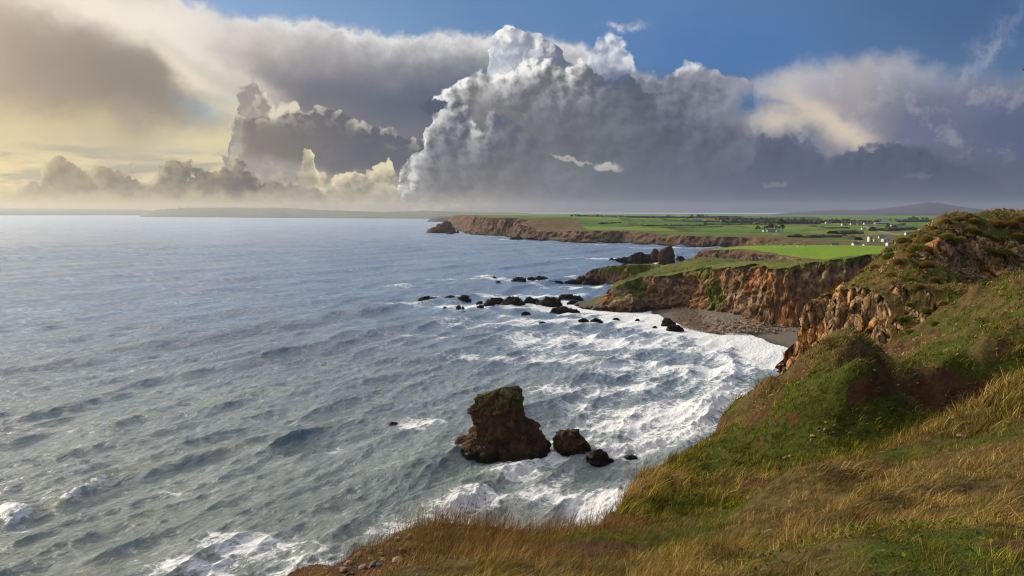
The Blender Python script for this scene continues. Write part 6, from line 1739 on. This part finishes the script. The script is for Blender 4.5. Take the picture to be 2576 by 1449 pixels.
# birds
FEATH = flat_mat('dark_feathers', lin(36, 34, 36), var=0.1)
def bird(px, py, Yd, span, rot, lab):
    bm = bmesh.new(); s = span / 2
    body = [(-.0, -.26), (.05, -.12), (.07, .05), (.04, .2), (0, .3), (-.04, .2), (-.07, .05), (-.05, -.12)]
    rings = []
    for y, r in [(-.30, .10), (-.24, .02), (-.12, .05), (.05, .065), (.18, .045), (.26, .035), (.31, .008)]:
        rings.append([bm.verts.new((r * math.cos(a) * (1 if y > -.28 else 1.2), y, r * math.sin(a) * (1 if y > -.28 else .1))) for a in [k / 8 * 6.283 for k in range(8)]])
    for a, b_ in zip(rings[:-1], rings[1:]):
        for k in range(8): bm.faces.new([a[k], a[(k + 1) % 8], b_[(k + 1) % 8], b_[k]])
    bm.faces.new(rings[0]); bm.faces.new(rings[-1])
    for sg in (-1, 1):
        sec = [(0.04, .10, -.10, .03), (.35, .16, -.08, .16), (.62, .10, -.10, .17), (1.0, -.10, -.16, .04)]
        vs = [[bm.verts.new((sg * x, yf, z)), bm.verts.new((sg * x, yb, z)), bm.verts.new((sg * x, (yf + yb) / 2, z + .025))] for x, yf, yb, z in sec]
        for a, b_ in zip(vs[:-1], vs[1:]):
            for i, j in ((0, 2), (2, 1), (1, 0)): bm.faces.new([a[i], a[j], b_[j], b_[i]])
    for v in bm.verts: v.co *= s
    me = bpy.data.meshes.new('bird'); bm.to_mesh(me); bm.free(); me.materials.append(FEATH)
    o = bpy.data.objects.new('bird', me); COL.objects.link(o)
    o.location = at(px, py, Yd); o.rotation_euler = (0, 0, R(rot))
    return tag(o, lab, 'bird', 'birds in the air')
bird(1877, 276, 130, 1.0, 8, 'dark bird gliding with wings spread before the blue cloud gap')
bird(2574, 176, 80, 0.8, 60, 'dark bird cut by the right edge of the sky')
bird(1403, 537, 420, 1.3, -20, 'tiny bird just above the far headland')

# masts on the far hills, posts on the lawn by the bay cliff
def mast(px, py0, py1, Yd, lab):
    a = at(px, py0, Yd); b_ = at(px, py1, Yd); h = b_[2] - a[2]; V, F = [], []
    bm = bmesh.new()
    bmesh.ops.create_cone(bm, cap_ends=True, segments=8, radius1=1.6, radius2=0.5, depth=h + 8)
    for z in (0.25, 0.4):
        r = bmesh.ops.create_cone(bm, cap_ends=True, segments=8, radius1=2.2, radius2=2.2, depth=1.5, matrix=Matrix.Translation((0, 0, h * z)))
    me = bpy.data.meshes.new('mast'); bm.to_mesh(me); bm.free(); me.materials.append(HILLD)
    o = bpy.data.objects.new('radio_mast', me); COL.objects.link(o); o.location = (a[0], a[1], a[2] + h / 2)
    tag(o, lab, 'mast', 'masts on the far hills')
mast(451, 524, 517.5, 7900, 'left of two thin masts on the long pale hills')
mast(473, 524, 515.5, 7850, 'right of two thin masts on the long pale hills')
POSTM = flat_mat('weathered_post', lin(190, 186, 178), var=0.15, scale=4)
for i, (px, py, h, Yd) in enumerate([(1769, 693, 7, 372), (1696, 683, 6, 420), (1722, 683, 4, 425), (1740, 683, 4, 425), (1758, 683, 4, 425), (1680, 684, 4, 425)]):
    c = at(px, py, Yd); hh = h / FOC * Yd; w = 0.16 if h < 6 else 0.3
    bm = bmesh.new(); bmesh.ops.create_cube(bm, size=1, matrix=Matrix.Diagonal((w, w, hh * 2, 1)))
    bmesh.ops.bevel(bm, geom=bm.edges[:], offset=w * .15, segments=1)
    bmesh.ops.create_cone(bm, cap_ends=True, segments=4, radius1=w * .8, radius2=0.01, depth=w, matrix=Matrix.Translation((0, 0, hh + w / 2)))
    me = bpy.data.meshes.new('fence_post'); bm.to_mesh(me); bm.free(); me.materials.append(POSTM)
    o = bpy.data.objects.new('fence_post', me); COL.objects.link(o); o.location = (c[0], c[1], c[2])
    tag(o, ['pale concrete post on the lawn beside the bay cliff', 'tallest white post beside the lawn behind the bay cliff'][i] if i < 2 else 'short thin fence post by the lawn behind the bay cliff', 'post', 'posts on the clifftop lawn')
# ------------------------------------------------------------------ the air
def build_haze():
    m = bpy.data.materials.new('haze'); m.use_nodes = True; t = m.node_tree; t.nodes.clear(); E.tree = t
    out = N('ShaderNodeOutputMaterial'); v = N('ShaderNodeVolumePrincipled')
    v.inputs['Color'].default_value = (0.70, 0.75, 0.88, 1)
    v.inputs['Density'].default_value = 0.000026
    v.inputs['Anisotropy'].default_value = 0.35
    t.links.new(v.outputs[0], out.inputs['Volume'])
    x0, x1, y0, y1, z0, z1 = -14500, 14500, -300, 13500, -6.0, 178.0
    V, F = box(x0, x1, y0, y1, z0, z1)
    o = mesh_from('haze', np.array(V), np.array(F), m, smooth=False)
    bm = bmesh.new(); bm.from_mesh(o.data); bmesh.ops.recalc_face_normals(bm, faces=bm.faces[:]); bm.to_mesh(o.data); bm.free()
    tag(o, 'thin sea haze fading the far hills', kind='stuff')
build_haze()
